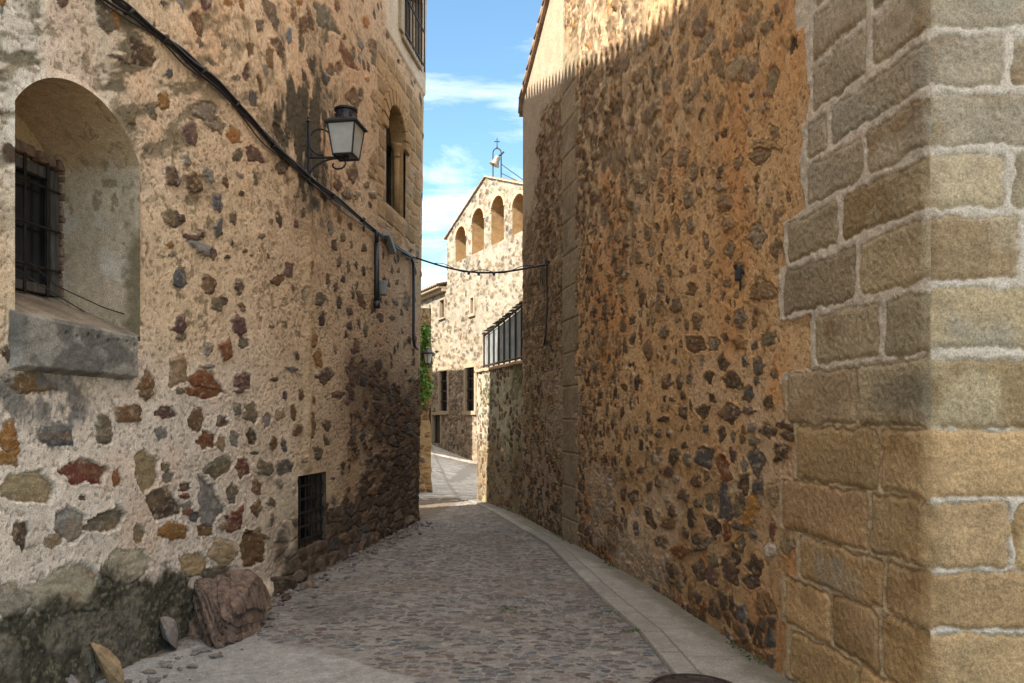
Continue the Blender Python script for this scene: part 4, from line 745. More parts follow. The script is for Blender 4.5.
# gable roof with tile edge along the verge
bm = bmesh.new()
def rake(ya, yb):
    za, zb = float(top_r(np.array(ya))), float(top_r(np.array(yb)))
    n = 26; prev = None
    for i in range(n+1):
        y = ya+(yb-ya)*i/n; z = za+(zb-za)*i/n; x = float(RX(min(max(y, 3.3), 11.95)))
        q = [Vector((x-.05, y, z+.005)), Vector((x-.05, y, z+.05)), Vector((9.2, y, z+.05)), Vector((9.2, y, z+.005))]
        v = [bm.verts.new(p) for p in q]
        if prev:
            for k in range(4): bm.faces.new((prev[k], prev[(k+1) % 4], v[(k+1) % 4], v[k]))
        else: bm.faces.new(v)
        prev = v
    bm.faces.new(prev[::-1])
rake(12.15, 7.65); rake(7.648, 3.1)
link('roof', bm_mesh('right_roof', bm), M['tile'], RHs)
bm = bmesh.new()
for i in range(20):                       # verge tiles, each a short half pipe lying up the slope
    ya = 12.15-i*.225; yb = ya-.25; pts = []
    for y in (ya, yb): pts.append((float(RX(min(y, 11.95)))-.03, y, float(top_r(np.array(y)))+.06))
    pts[0] = (pts[0][0], pts[0][1], pts[0][2]+.02)
    add_tube(bm, pts, .04, 10)
link('verge_tiles', bm_mesh('verge', bm, True), M['tile'], RHs)
# ------------------------------------------------------------------ low garden wall with a metal screen
rs = np.random.RandomState(31)
def cw(Y, z, off=0):
    n = Vector((-1, -.33, 0)).normalized(); return Vector((.175-.33*(Y-11.93), Y, z))+n*off
GWl = empty('garden_wall', (-.2, 13.2, 0), 'low mossy rubble garden wall under the metal screen at the bend', 'wall')
ys = np.linspace(11.85, 14.52, 190); zs = np.arange(-.15, 2.47, .012); YY, ZZ = np.meshgrid(ys, zs); U, V = YY*1.05, ZZ
PX = CX+F*(.175-.33*(YY-11.93))/YY; PY = HY-(ZZ-EYE)/YY*F
H = np.zeros(U.shape, np.float32); C = np.zeros(U.shape+(3,), np.float32); O = H.copy(); low = fbm(U*1.2, V*1.2, 1, 4); mid = fbm(U*6, V*6, 3, 4); fin = fbm(U*20, V*20, 5, 3)
C[:] = np.array([.36, .31, .21]); mixc(C, (.22, .165, .10), sstep(1.6, .9, V+(low-.5)*1.2)); mixc(C, (.36, .33, .255), sstep(12.8, 13.4, YY)*sstep(1.0, 1.5, V))  # last mix: sunlit patch on the upper far part put into the colour
C *= (.75+.5*mid)[..., None]*(.85+.3*fin)[..., None]; H += (low-.5)*.05+(mid-.5)*.03+(fin-.5)*.01
rubble(U, V, 6, .15, .12, np.full(U.shape, .62), .13, H, C, O, [PAL['G'], PAL['b'], PAL['k'], PAL['d'], PAL['t']], [2, 2, 3, 2, 1], rs, .01)
mixc(C, (.10, .105, .05), sstep(.52, .66, fbm(U*2.5, V*2.5, 9, 4))*sstep(1.4, 2.2, V)*.6)
n = Vector((-1, -.33, 0)).normalized(); B = .175-.33*(YY-11.93); endf = sstep(14.52, 14.2, YY); H *= endf
link('wall', grid_mesh('garden_wall', B+n.x*H, YY+n.y*H, ZZ, C, None, flip=True), M['wall'], GWl)
bm = bmesh.new()
a0, a1 = cw(11.9, 0), cw(14.52, 0); b1 = a1+Vector((4, 1.2, 0)); b0 = a0+Vector((.42, .15, 0)); c1 = b1+Vector((0, -.45, 0)); c0 = a1+Vector((.45, -.3, 0))
for p, q in ((a1, b1), (c0, b0), (c1, c0)):
    for i in range(10):
        s, t = p.lerp(q, i/10), p.lerp(q, (i+1)/10); add_poly(bm, [(s.x, s.y, -.8), (t.x, t.y, -.8), (t.x, t.y, 2.47), (s.x, s.y, 2.47)])
add_poly(bm, [(v.x, v.y, 2.468) for v in (a0, a1, c0, b0)]); add_poly(bm, [(v.x, v.y, 2.468) for v in (a1, b1, c1, c0)])
link('wall_back', bm_mesh('garden_back', bm), M['house_plaster'], GWl)
bm = bmesh.new(); rr = random.Random(9); y = 11.95
while y < 14.44:
    w = rr.uniform(.16, .3); add_box(bm, cw(y+w/2, 2.495+rr.uniform(-.008, .01), -.17), (w*.97, .42, .055), (Vector((-.33, 1, 0)).normalized(), n, Vector((0, 0, 1))), .012); y += w
link('coping', bm_mesh('coping', bm), M['terracotta'], GWl)
# metal screen: posts, rails and close-set slats
SC = empty('metal_fence', tuple(cw(13.1, 2.52, -.12)), 'grey metal slat screen on top of the low garden wall', 'fence')
ct = lambda Y: 3.50-(Y-11.93)*.125
dv = Vector((-.33, 1, 0)).normalized(); FA = (dv, n, Vector((0, 0, 1)))
for i in range(9):
    y = 12.02+i*.3025; bm = bmesh.new(); add_box(bm, cw(y, (2.522+ct(y))/2, -.12), (.03, .03, ct(y)-2.522), FA, .004)
    link('post', bm_mesh('post', bm), M['black'], SC)
for nm, dz in (('top_rail', 0), ('bottom_rail', None)):
    bm = bmesh.new(); za = ct(12.0)+dz if dz is not None else 2.60; zb = ct(14.46)+dz if dz is not None else 2.60
    p, q = cw(11.97, za, -.12), cw(14.46, zb, -.12); add_tube(bm, [p, q], .022, 8); link(nm, bm_mesh(nm, bm), M['black'], SC)
bm = bmesh.new(); y = 12.05
M['slat'] = mat_plain('grey_slat', (.24, .25, .25), (.36, .37, .365), 6, 4, .6, .2, .1, .003)
while y < 14.44:
    add_box(bm, cw(y, (2.62+ct(y)-.02)/2, -.145), (.030, .010, ct(y)-2.66), FA); y += .05
link('slats', bm_mesh('slats', bm), M['slat'], SC)
bm = bmesh.new()                          # ragged dark capping strip
for i in range(14):
    y = 12.0+i*.18; h = ct(y); add_box(bm, cw(y+.08, h+.03+rr.uniform(0, .02), -.12), (.19, .07, .02), FA, .003)
link('capping', bm_mesh('capping', bm), M['black'], SC)

# ------------------------------------------------------------------ church
CH = empty('church', (-1.6, 36, -.5), 'sunlit pale stone church with gabled bell wall of open arches above the alley', 'church')
CN = Vector((-1, -.51, 0)).normalized(); CD = Vector((-.51, 1, 0)).normalized()
def cpt(Y, z, off=0): return Vector((-1.63-.51*(Y-36), Y, z))+CN*off
def cY(px): return 16.73/((px-CX)/F+.51)
def czz(px, py): return EYE+(HY-py)/F*cY(px)
rs = np.random.RandomState(41)
ARC = []
for xa, xb, yt, yb_ in ((455.5, 466, 226.6, 260), (472, 484, 208.5, 253), (491.3, 504, 196, 244), (512.4, 525, 194, 233)):
    ya, yb2 = cY(xa), cY(xb); yc = (ya+yb2)/2; hw = abs(ya-yb2)/2; zt = EYE+(HY-yt)/F*yc; ARC.append((yc, hw, 9.57, zt-hw, hw))
def church_part(y0, y1, topf, z0, holes, name, cell=.055):
    ys = np.arange(y0, y1+.001, cell); ys[-1] = y1
    vv = np.linspace(0, 1, int((float(np.max(topf(ys)))-z0)/cell)); YY, VV = np.meshgrid(ys, vv); YY = YY.copy()
    ZZ = z0+VV*(topf(YY)-z0); U, V = YY*1.12, ZZ
    H = np.zeros(U.shape, np.float32); C = np.zeros(U.shape+(3,), np.float32); O = H.copy()
    low = fbm(U*.5, V*.5, 1, 4); mid = fbm(U*2.5, V*2.5, 3, 4)
    C[:] = np.array([.265, .225, .17])*(.7+.6*mid)[..., None]; H += (low-.5)*.05+(mid-.5)*.03
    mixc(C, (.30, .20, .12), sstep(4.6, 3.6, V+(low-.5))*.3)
    rubble(U, V, 7, .34, .24, np.where(V < 4.3, .85, .6)+0*U, .10, H, C, O, [(.17, .12, .073), (.11, .08, .055), (.25, .20, .14), (.10, .085, .07), (.205, .16, .108)], [3, 2, 3, 1, 2], rs, .035)
    keep = np.ones((U.shape[0]-1, U.shape[1]-1), bool)
    for f in holes: cut(f, YY, ZZ, H, keep, cell*.62)
    X = -1.63-.51*(YY-36)
    return link(name, grid_mesh(name, X+CN.x*H, YY+CN.y*H, ZZ, C, keep, flip=False), M['far_wall'], CH)
topT = lambda Y: 12.9-np.abs(np.asarray(Y)-35.2)*(1.77/4.3)
WL = (cY(440.2), cY(448)); WR = (cY(466), cY(475)); DR = (cY(433), cY(441)); WS = (cY(440.3), cY(444.8)); SL = (cY(471.3), cY(474.2))
def bx(w, z0, z1): return lambda y, z: box_sd(y, z, min(w), max(w), z0, z1)
z_ = lambda py, w: EYE+(HY-py)/F*sum(w)/2
HOL_T = [(lambda y, z, a=a: arch_sd(y, z, *a)) for a in ARC]+[bx(WR, z_(411, WR), z_(367.5, WR)), bx(SL, z_(314, SL), z_(298, SL))]
HOL_W = [bx(WL, z_(411, WL), z_(371, WL)), bx(DR, z_(443, DR), z_(415, DR)), bx(WS, z_(318, WS), z_(300, WS))]
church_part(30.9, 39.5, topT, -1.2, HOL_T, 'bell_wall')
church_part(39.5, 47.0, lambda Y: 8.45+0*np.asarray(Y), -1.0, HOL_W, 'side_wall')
# the building behind
bm = bmesh.new()
def cpoly(ps, za, zb):
    for (a, b) in zip(ps[:-1], ps[1:]): add_poly(bm, [(a.x, a.y, za), (b.x, b.y, za), (b.x, b.y, zb), (a.x, a.y, zb)])
cpoly([cpt(30.9, 0), cpt(30.9, 0, -9), cpt(47, 0, -9), cpt(47, 0)], -1.2, 8.4)
cpoly([cpt(30.9, 0, -1.05), cpt(39.5, 0, -1.05), cpt(39.5, 0)], 8.4, 11.1)
cpoly([cpt(30.9, 0), cpt(30.9, 0, -1.05)], 8.4, 11.1)
add_poly(bm, [cpt(30.9, 8.41, -.0), cpt(30.9, 8.41, -9), cpt(47, 8.41, -9), cpt(47, 8.41)])
add_poly(bm, [cpt(30.9, 11.1, -1.05), cpt(39.5, 11.1, -1.05), cpt(35.2, 12.86, -1.05)])
link('outer_wall', bm_mesh('church_outer', bm), M['house_plaster'], CH)
# gable coping: two sloping strips of tiles
for (ya, yb) in ((39.75, 35.205), (30.6, 35.195)):
    bm = bmesh.new(); n_ = 16
    for i in range(n_):
        y, y2 = ya+(yb-ya)*i/n_, ya+(yb-ya)*(i+1)/n_; vs = []
        for yy in (y, y2):
            z = float(topT(yy))
            for (o_, dz) in ((.10, .0), (.10, .06), (-1.2, .09), (-1.2, 0)): vs.append(bm.verts.new(cpt(yy, z+dz-.0+(.02 if yy == y else 0), o_)))
        for f in ((0, 1, 5, 4), (1, 2, 6, 5), (2, 3, 7, 6), (3, 0, 4, 7), (3, 2, 1, 0), (4, 5, 6, 7)): bm.faces.new([vs[k] for k in f])
    link('gable_coping', bm_mesh('coping', bm), M['tile'] if ya > 36 else M['terracotta'], CH)
# arches
for (yc, hw, zb, zc, R) in ARC:
    ao = reveal('bell_arch', arch_outline(yc, hw, zb, zc, R, 24, True), .95, M['far_reveal'] if 'far_reveal' in M else M['gothic'], CH, cpt, 6, .03)
    bm = bmesh.new(); add_poly(bm, [cpt(yc-hw-.05, zb-.05, -.94), cpt(yc+hw+.05, zb-.05, -.94), cpt(yc+hw+.05, zc+R+.05, -.94), cpt(yc-hw-.05, zc+R+.05, -.94)])
    link('arch_back', bm_mesh('arch_back', bm), M['gothic'], ao)
    bm = bmesh.new(); aa = np.linspace(math.radians(92), math.radians(-92), 20)
    for i in range(19):
        t0, t1 = aa[i]-.015, aa[i+1]+.015; vs = []
        for off in (-.05, .035):
            for (t, r) in ((t0, R), (t1, R), (t1, R+.14), (t0, R+.14)): vs.append(bm.verts.new(cpt(yc+r*math.sin(t), zc+r*math.cos(t), off)))
        for f in ((3, 2, 1, 0), (4, 5, 6, 7), (0, 1, 5, 4), (1, 2, 6, 5), (2, 3, 7, 6), (3, 0, 4, 7)): bm.faces.new([vs[k] for k in f])
    link('brick_ring', bm_mesh('brick_ring', bm), M['terracotta'], ao)
# windows and door with dressed frames
CAX = (CD, Vector((0, 0, 1)), CN)
def cwin(name, w, z0, z1, label, fr=.16, bars=0, rails=0, door=False):
    y0, y1 = min(w), max(w); k = 1.1225; yc = (y0+y1)/2; bm = bmesh.new()
    add_box(bm, cpt(y0-fr/2/k, (z0+z1)/2, -.04), (fr, z1-z0, .20), CAX, .01); add_box(bm, cpt(y1+fr/2/k, (z0+z1)/2, -.04), (fr, z1-z0, .20), CAX, .01)
    add_box(bm, cpt(yc, z1+fr/2, -.04), ((y1-y0)*k+2*fr, fr, .20), CAX, .01)
    if not door: add_box(bm, cpt(yc, z0-fr/2, -.02), ((y1-y0)*k+2*fr+.1, fr, .26), CAX, .01)
    o = link(name, bm_mesh(name, bm), M['trim'], CH); o['label'] = label
    bm = bmesh.new(); add_poly(bm, [cpt(y0-.1, z0-.1, -.22), cpt(y1+.1, z0-.1, -.22), cpt(y1+.1, z1+.1, -.22), cpt(y0-.1, z1+.1, -.22)])
    link('door_leaf' if door else 'pane', bm_mesh('pane', bm), M['wood'] if door else M['dark'], o)
    if bars:
        bm = bmesh.new()
        for i in range(bars): yy = y0+(y1-y0)*(i+.5)/bars; add_tube(bm, [cpt(yy, z0, -.05), cpt(yy, z1, -.05)], .02, 6)
        for i in range(rails): zz = z0+(z1-z0)*(i+1)/(rails+1); add_box(bm, cpt(yc, zz, -.05), ((y1-y0)*k, .05, .03), CAX)
        link('bars', bm_mesh('bars', bm), M['iron'], o)
    return o
cwin('window', WL, z_(411, WL), z_(371, WL), 'tall barred church window left of the pair', .19, 5, 3)
cwin('window', WR, z_(411, WR), z_(367.5, WR), 'tall barred church window beside the low garden wall', .19, 5, 3)
cwin('window', WS, z_(318, WS), z_(300, WS), 'small square window under the side roof', .08)
cwin('slit_window', SL, z_(314, SL), z_(298, SL), 'narrow slit window below the bell arches', .13)
cwin('door', DR, z_(443, DR), z_(415, DR), 'dark church door', .16, door=True)
# wing eave
bm = bmesh.new(); add_box(bm, cpt(43.4, 8.36, .12), (8.5, .16, .26), CAX, .02); add_box(bm, cpt(43.4, 8.50, .22), (8.5, .11, .5), CAX, .02)
link('cornice', bm_mesh('cornice', bm), M['trim'], CH)
bm = bmesh.new(); tile_roof(bm, cpt(39.56, 8.60, .56), cpt(47, 8.60, .56), CN*-5+Vector((0, 0, 1.2)), .04, .26)
link('side_roof', bm_mesh('side_roof', bm, True), M['tile'], CH)
# bell frame with cross (fixed to the gable), stays; the bell hangs in it
fy = 34.78; fz = float(topT(fy))+.08
bd_ = Vector((1, 0, 0)); bc = cpt(fy, fz, -.35)
bm = bmesh.new(); hw = .19; hh_ = 1.15
pts = [bc-bd_*hw]+[bc-bd_*hw+Vector((0, 0, hh_))]+[bc+Vector((-hw*math.cos(t), 0, hh_+.2*math.sin(t))) for t in np.linspace(.3, math.pi-.3, 9)]+[bc+bd_*hw+Vector((0, 0, hh_)), bc+bd_*hw]
add_tube(bm, pts, .028, 8); BF = link('bell_frame', bm_mesh('bell_frame', bm), M['iron'], CH)
bm = bmesh.new(); tp = bc+Vector((0, 0, hh_+.2)); add_tube(bm, [tp, tp+Vector((0, 0, .48))], .022, 6); add_tube(bm, [tp+Vector((-.13, 0, .32)), tp+Vector((.13, 0, .32))], .022, 6)
add_lathe(bm, tp+Vector((0, 0, .02)), [(.0, 0), (.05, .04), (0, .08)], 8)
link('cross', bm_mesh('cross', bm), M['iron'], BF)
for s in (0, 1):
    p = bc+Vector((.19, 0, .62-s*.42)); bm = bmesh.new(); e2 = cpt(32.35+s*.85, float(topT(32.35+s*.85))+.1, -.45); add_tube(bm, [p, e2], .022, 6); link('stay', bm_mesh('stay', bm), M['iron'], BF)
bm = bmesh.new(); bax = Vector((-.42, 0, -.9)).normalized(); b0_ = bc+Vector((.06, -.04, .98))
add_lathe(bm, b0_, [(.0, 0), (.09, .01), (.13, .06), (.15, .22), (.19, .36), (.25, .44), (.25, .46), (.22, .45)], 20, bax)
BL = link('bell', bm_mesh('bell', bm, True), M['bronze']); setp(BL, 'small grey bronze bell hanging tilted in the iron frame', 'bell')
bm = bmesh.new(); add_tube(bm, [b0_+Vector((-.02, 0, -.02)), b0_+Vector((.16, 0, .1)), b0_+Vector((.26, 0, .2))], .04, 8); link('counterweight', bm_mesh('yoke', bm), M['iron'], BL)

# ------------------------------------------------------------------ houses further on the left
rs = np.random.RandomState(51)
B2 = empty('boundary_wall', (-2.6, 16.9, 0), 'tall ochre stone wall end with a green creeper, past the left house', 'wall')
xs_ = np.linspace(-4.6, -1.80, 170); zs = np.arange(-.3, 4.05, .016); U, V = np.meshgrid(xs_, zs)
H = np.zeros(U.shape, np.float32); C = np.zeros(U.shape+(3,), np.float32); mid = fbm(U*5, V*5, 3, 4)
C[:] = np.array([.44, .31, .17])*(.8+.4*mid)[..., None]; H += (mid-.5)*.04
rubble(U, V, 8, .22, .13, np.full(U.shape, .8), .11, H, C, H*0, [(.34, .2, .085), (.26, .16, .08), (.4, .27, .14), (.2, .14, .09)], [3, 2, 2, 1], rs, .012)
ed = sstep(-1.80, -1.86, U); link('wall', grid_mesh('boundary', U+(fbm(V*3, V*0+1, 2, 3)-.5)*.10*sstep(-2.1, -1.8, U), 16.66-H*ed, V, C, None, flip=False), M['wall'], B2)
bm = bmesh.new()
for a, b in (((-1.80, 16.66), (-2.35, 20)), ((-2.35, 20), (-4.6, 20))): add_poly(bm, [(a[0], a[1], -.4), (b[0], b[1], -.4), (b[0], b[1], 4.04), (a[0], a[1], 4.04)])
add_poly(bm, [(-1.80, 16.66, 4.04), (-2.35, 20, 4.04), (-4.6, 20, 4.04), (-4.6, 16.66, 4.04)])
link('wall_back', bm_mesh('boundary_back', bm), M['house_plaster'], B2)
def plain_house(label, poly, h, roofh, loc):
    r = empty('house', loc, label, 'house'); bm = bmesh.new()
    for a, b in zip(poly, poly[1:]+poly[:1]): add_poly(bm, [(a[0], a[1], -.6), (b[0], b[1], -.6), (b[0], b[1], h), (a[0], a[1], h)])
    link('wall', bm_mesh('house_wall', bm), M['house_plaster'], r)
    cx_, cy_ = sum(p[0] for p in poly)/len(poly), sum(p[1] for p in poly)/len(poly); bm = bmesh.new()
    n_ = len(poly)
    for i in range(n_):
        a, b = Vector((*poly[i], h)), Vector((*poly[(i+1) % n_], h)); c = Vector((cx_, cy_, h+roofh)); m = 40
        L = (b-a).length; m = max(4, int(L/.25)*4); prev = None
        for k in range(m+1):
            p = a.lerp(b, k/m); q = p+(p-Vector((cx_, cy_, h))).normalized()*.2+Vector((0, 0, .07*math.cos(k*math.pi/2)))
            v = (bm.verts.new(q), bm.verts.new(c))
            if prev: bm.faces.new((prev[0], v[0], v[1]))
            prev = v
    link('roof', bm_mesh('house_roof', bm), M['tile'], r)
    return r
plain_house('unseen tiled house added across the side lane to shade boundary wall and road', [(-5.5, 9.75), (-4.75, 16), (-5.3, 26), (-14, 26), (-14, 9.75)], 9.3, 2, (-9, 18, 0))  # unseen house, added to keep the boundary wall and lane in shade
plain_house('tall plastered house opposite the church door', [(-5.9, 32.6), (-11.9, 45), (-22, 45), (-22, 28)], 8.9, 2, (-13, 38, 0))
# ------------------------------------------------------------------ street surface
def KX(Y): return np.interp(Y, [2, 3.5, 4.67, 5.53, 6.56, 9.3, 12, 13.8, 14.8, 16.2], [1.25, 1.10, .985, .93, .77, .434, -.19, -.66, -.97, -1.62])
def sleft(Y): return np.where(Y < 11.9, LX(Y)-.12, np.interp(Y, [11.9, 12.3, 16.6, 18], [-1.6, -3.2, -3.4, -4]))
def sright(Y): return np.where(Y < 11.95, RX(np.clip(Y, 3.3, 11.95))+.12, .175-.33*(Y-11.93)+.12)
rs = np.random.RandomState(61)
GREY = [(.12, .112, .108), (.138, .112, .10), (.195, .178, .16), (.082, .085, .094), (.118, .087, .075), (.23, .20, .172), (.148, .14, .13)]
yim = np.arange(790, 497, -.45); Yr = 1200/(yim-HY); tt = np.linspace(0, 1, 760)
TT, YY = np.meshgrid(tt, Yr); XL = sleft(YY); XX = XL+(KX(YY)-XL)*TT
H = np.zeros(XX.shape, np.float32); C = np.zeros(XX.shape+(3,), np.float32); low = fbm(XX*.8, YY*.8, 1, 4); mid = fbm(XX*6, YY*6, 3, 4); fin = fbm(XX*30, YY*30, 5, 3)
C[:] = np.array([.222, .205, .185])*(.75+.5*mid)[..., None]*(.8+.4*fin)[..., None]; H += (low-.5)*.05+(mid-.5)*.012
lft = sstep(.9, .0, XX-LX(YY)); fa = sstep(9, 13, YY)
rubble(XX*.9+low*.15, YY, 2, .088, .062, np.full(XX.shape, .84), .15, H, C, H*0, GREY, [4, 4, 2, 2.4, 2, 1, 3], rs, .010, .45)
mixc(C, (.10, .092, .082), sstep(.54, .7, fbm(XX*1.3, YY*.8, 9, 4))*.45)
mixc(C, (.17, .125, .09), sstep(.55, .68, fbm(XX*1.7, YY*1.7, 13, 4))*.25)
mixc(C, (.115, .085, .055), sstep(.22, .03, XX-LX(YY)+(mid-.5)*.2)*.8)
# cement apron at the near left
yp = HY+1200/YY; xp = CX+F*XX/YY
ap = sstep(-3, 3, yp-np.interp(xp, [-200, 130, 200, 230, 260, 310, 354, 406, 440, 470], [700, 672, 648, 642, 643, 651, 664, 681, 700, 740])+(mid-.5)*9)
C[:] = C*(1-ap[..., None])+(np.array([.275, .265, .25])*(.45+.5*fbm(XX*9, YY*9, 4, 5)+.6*fbm(XX*45, YY*45, 6, 3))[..., None])*ap[..., None]
H = H*(1-ap)+((low-.5)*.03+.012+(fin-.5)*.004)*ap
H += .09*sstep(.35, 0, XX-LX(YY))*sstep(6.5, 4.8, YY)*.6
o = link('road', grid_mesh('road', XX, YY, .012+H*.55+gz(XX, YY), C), M['cobble']); o['kind'] = 'structure'
# pavement of granite slabs with a border row, a hand's breadth of step down to the cobbles at its edge
yim = np.arange(820, 499, -.5); Yr = 1200/(yim-HY); Yr = Yr[Yr < 14.6]; tt = np.linspace(0, 1, 300)
TT, YY = np.meshgrid(tt, Yr); KK = KX(YY); XX = KK+(sright(YY)-KK)*TT; Wd = (XX-KK)
mid = fbm(XX*6, YY*6, 3, 4); fin = fbm(XX*34, YY*34, 5, 3); low = fbm(XX*.8, YY*.8, 7, 4)
bw = .17; inb = sstep(bw+.006, bw-.006, Wd+(mid-.5)*.012)
s1 = np.interp(YY, *(lambda a: (a, np.concatenate([[0], np.cumsum(np.hypot(np.diff(a), np.diff(KX(a))))])))(np.linspace(2, 16, 200)))
def joints(s, L, k):
    i = np.floor(s/L); j = np.minimum(np.abs(s-(i+.0)*L-(hsh((i.astype(int)*31) % 60000, k)-.5)*L*.3), np.abs(s-(i+1)*L-(hsh(((i.astype(int)+1)*31) % 60000, k)-.5)*L*.3)); return j, i.astype(int)
j1, i1 = joints(s1+(mid-.5)*.02, .95, 3); j2, i2 = joints(s1+(mid-.5)*.02+.3, .55, 6)
jt = np.exp(-(np.where(inb > .5, j2, j1)/.008)**2)*np.where(inb > .5, .8, .45)+np.exp(-((Wd-bw+(mid-.5)*.012)/.008)**2)*.8
tone = np.where(inb > .5, .86+.22*hsh((i2*17) % 60000, 2), .92+.18*hsh((i1*17) % 60000, 4))
C = np.array([.275, .258, .23])*(tone*(.72+.34*fbm(XX*7, YY*7, 9, 5)+.22*fin))[..., None]
mixc(C, (.10, .085, .065), np.clip(jt, 0, 1)*.8); mixc(C, (.13, .11, .075), sstep(.26, .06, (sright(YY)-.12-XX)+(mid-.5)*.2)*.75)
mixc(C, (.20, .185, .165), sstep(.52, .68, low)*.5)
Hh = .028-.010*np.clip(jt, 0, 1)+(low-.5)*.02+(fin-.5)*.003-.05*sstep(.02, 0, Wd)
o = link('pavement', grid_mesh('pavement', XX, YY, Hh+.012+gz(XX, YY), C), M['cobble']); o['kind'] = 'structure'
# the street beyond the bend
yim = np.arange(502, 437, -.3); Yr = 1200/(yim-HY); tt = np.linspace(-1, 1, 420); TT, YY = np.meshgrid(tt, Yr); XX = -1.5-.04*YY+TT*(.9+YY*.14)
mid = fbm(XX*2, YY*2, 3, 4); fin = fbm(XX*9, YY*9, 5, 3)
C = np.array([.34, .315, .28])*(.75+.5*mid)[..., None]; Hh = (mid-.5)*.02
rubble(XX, YY, 3, .3, .2, np.full(XX.shape, .8), .07, Hh, C, Hh*0, [(.34, .31, .27), (.28, .25, .22), (.38, .35, .31)], [2, 2, 1], rs, .006)
ln = np.exp(-((XX+1.0+(YY-14.6)*.13)/.05)**2)+np.exp(-((YY-15.6+XX*.4)/.12)**2)+np.exp(-((YY-20+XX*.6)/.12)**2)
mixc(C, (.16, .145, .125), np.clip(ln, 0, 1)*.7)
o = link('far_road', grid_mesh('far_road', XX, YY, Hh+.0+gz(XX, YY), C), M['cobble']); o['kind'] = 'structure'
# manhole cover
mc = Vector((1.045, 4.28, .045)); MH = empty('manhole_cover', mc, 'round rusty cast iron manhole cover at the edge of the pavement', 'manhole cover')
bm = bmesh.new(); add_lathe(bm, mc, [(.27, -.03), (.27, .004), (.265, .008), (.245, .008), (.243, .0), (.24, -.01)], 40); link('rim', bm_mesh('rim', bm), M['castiron'], MH)
bm = bmesh.new(); add_lathe(bm, mc, [(.238, -.02), (.238, .003), (.232, .005), (.228, .001), (.2, .001), (.196, .005), (.13, .005), (.126, .001), (.09, .001), (.086, .005)], 40)
for i in range(16):
    t = i*math.pi/8; add_box(bm, mc+Vector((.214*math.cos(t), .214*math.sin(t), .003)), (.02, .012, .006), (Vector((math.cos(t), math.sin(t), 0)), Vector((-math.sin(t), math.cos(t), 0)), Vector((0, 0, 1))))
link('lid', bm_mesh('lid', bm), M['castiron'], MH)

# ------------------------------------------------------------------ rocks
def rock(name, c, size, rot, mat, seed, layers=0, tilt=(0, 0, 1), sub=4, parent=None, rough=.30):
    bm = bmesh.new(); bmesh.ops.create_icosphere(bm, subdivisions=sub, radius=1); r = random.Random(seed)
    pl = [(Vector((r.gauss(0, 1), r.gauss(0, 1), r.gauss(0, 1))).normalized(), r.uniform(.5, .85)) for _ in range(9)]
    ta = Vector(tilt).normalized()
    for v in bm.verts:
        p = v.co.copy()
        for n_, d_ in pl:
            k = p.dot(n_)
            if k > d_: p -= n_*(k-d_)*.97
        a = np.array([p.x*2.1+p.z*1.3+seed]), np.array([p.y*2.1-p.z*.7+seed*.3])
        p *= 1+(float(fbm(*a, seed % 12, 4)[0])-.5)*rough
        if layers:
            s = p.dot(ta)*layers; f = (s+float(fbm(a[0]*.7, a[1]*.7, 3, 2)[0])*1.2) % 1
            li = int(math.floor(s+float(fbm(a[0]*.7, a[1]*.7, 3, 2)[0])*1.2)); q_ = p-ta*p.dot(ta)
            p += q_*(-.16+.30*random.Random(li*7+seed).random())-q_*.10*(f > .9)
        v.co = p
    bm.transform(Matrix.LocRotScale(Vector(c), Matrix.Rotation(rot[2], 3, 'Z').to_quaternion() @ Matrix.Rotation(rot[1], 3, 'Y').to_quaternion() @ Matrix.Rotation(rot[0], 3, 'X').to_quaternion(), Vector(size)))
    me = bm_mesh(name, bm, False); me.polygons.foreach_set('use_smooth', [True]*len(me.polygons))
    try: me.set_sharp_from_angle(angle=math.radians(28))
    except Exception: pass
    return link(name, me, mat, parent)
setp(rock('boulder', (-2.12, 5.55, .19), (.31, .44, .31), (.0, -.2, .15), M['slate'], 27, 9, (.80, -.1, .5), 6), 'big reddish brown layered boulder against the foot of the left wall', 'rock')
setp(rock('stone_slab', (-2.33, 5.12, .14), (.05, .15, .17), (.3, -.25, .35), M['grey_slate'], 8, 0), 'grey pointed stone slab beside the reddish boulder', 'rock')
setp(rock('stone_slab', (-2.36, 4.42, .12), (.055, .04, .19), (-.1, -.5, .5), M['tan_slate'], 29, 3, (1, .2, .1)), 'long tan stone leaning on the mossy footing', 'rock')
setp(rock('stone_slab', (-2.45, 4.22, .05), (.06, .07, .16), (-.1, -.4, .2), M['grey_slate'], 12, 0), 'low brown stone at the lower left corner', 'rock')
rr = random.Random(14)
for (px, py, s, m, sd_) in ((232, 592, .17, 'mortar', 1), (252, 588, .14, 'slate', 2), (276, 586, .20, 'mortar', 3), (296, 574, .15, 'mortar', 4), (318, 562, .17, 'mortar', 6), (338, 553, .15, 'mortar', 7), (362, 543, .17, 'mortar', 10), (385, 533, .16, 'mortar', 11), (405, 524, .17, 'mortar', 13), (285, 600, .07, 'slate', 15), (262, 603, .08, 'mortar', 16), (242, 607, .07, 'tan_slate', 17)):
    Y = 1200/(py+4-HY); X = (px-CX)/F*Y; off = .02 if s > .1 else .12
    p = lw(LY(px), .0, off if s > .1 else .22); rock('footing_stone', (p.x, p.y, s*.28), (s*.55, s*1.25, s*.62), (rr.uniform(-.3, .3), rr.uniform(-.3, .3), -.14+rr.uniform(-.2, .2)), M[m], sd_, 3, (rr.uniform(-1, 1), rr.uniform(-1, 1), 1), 4, LH)

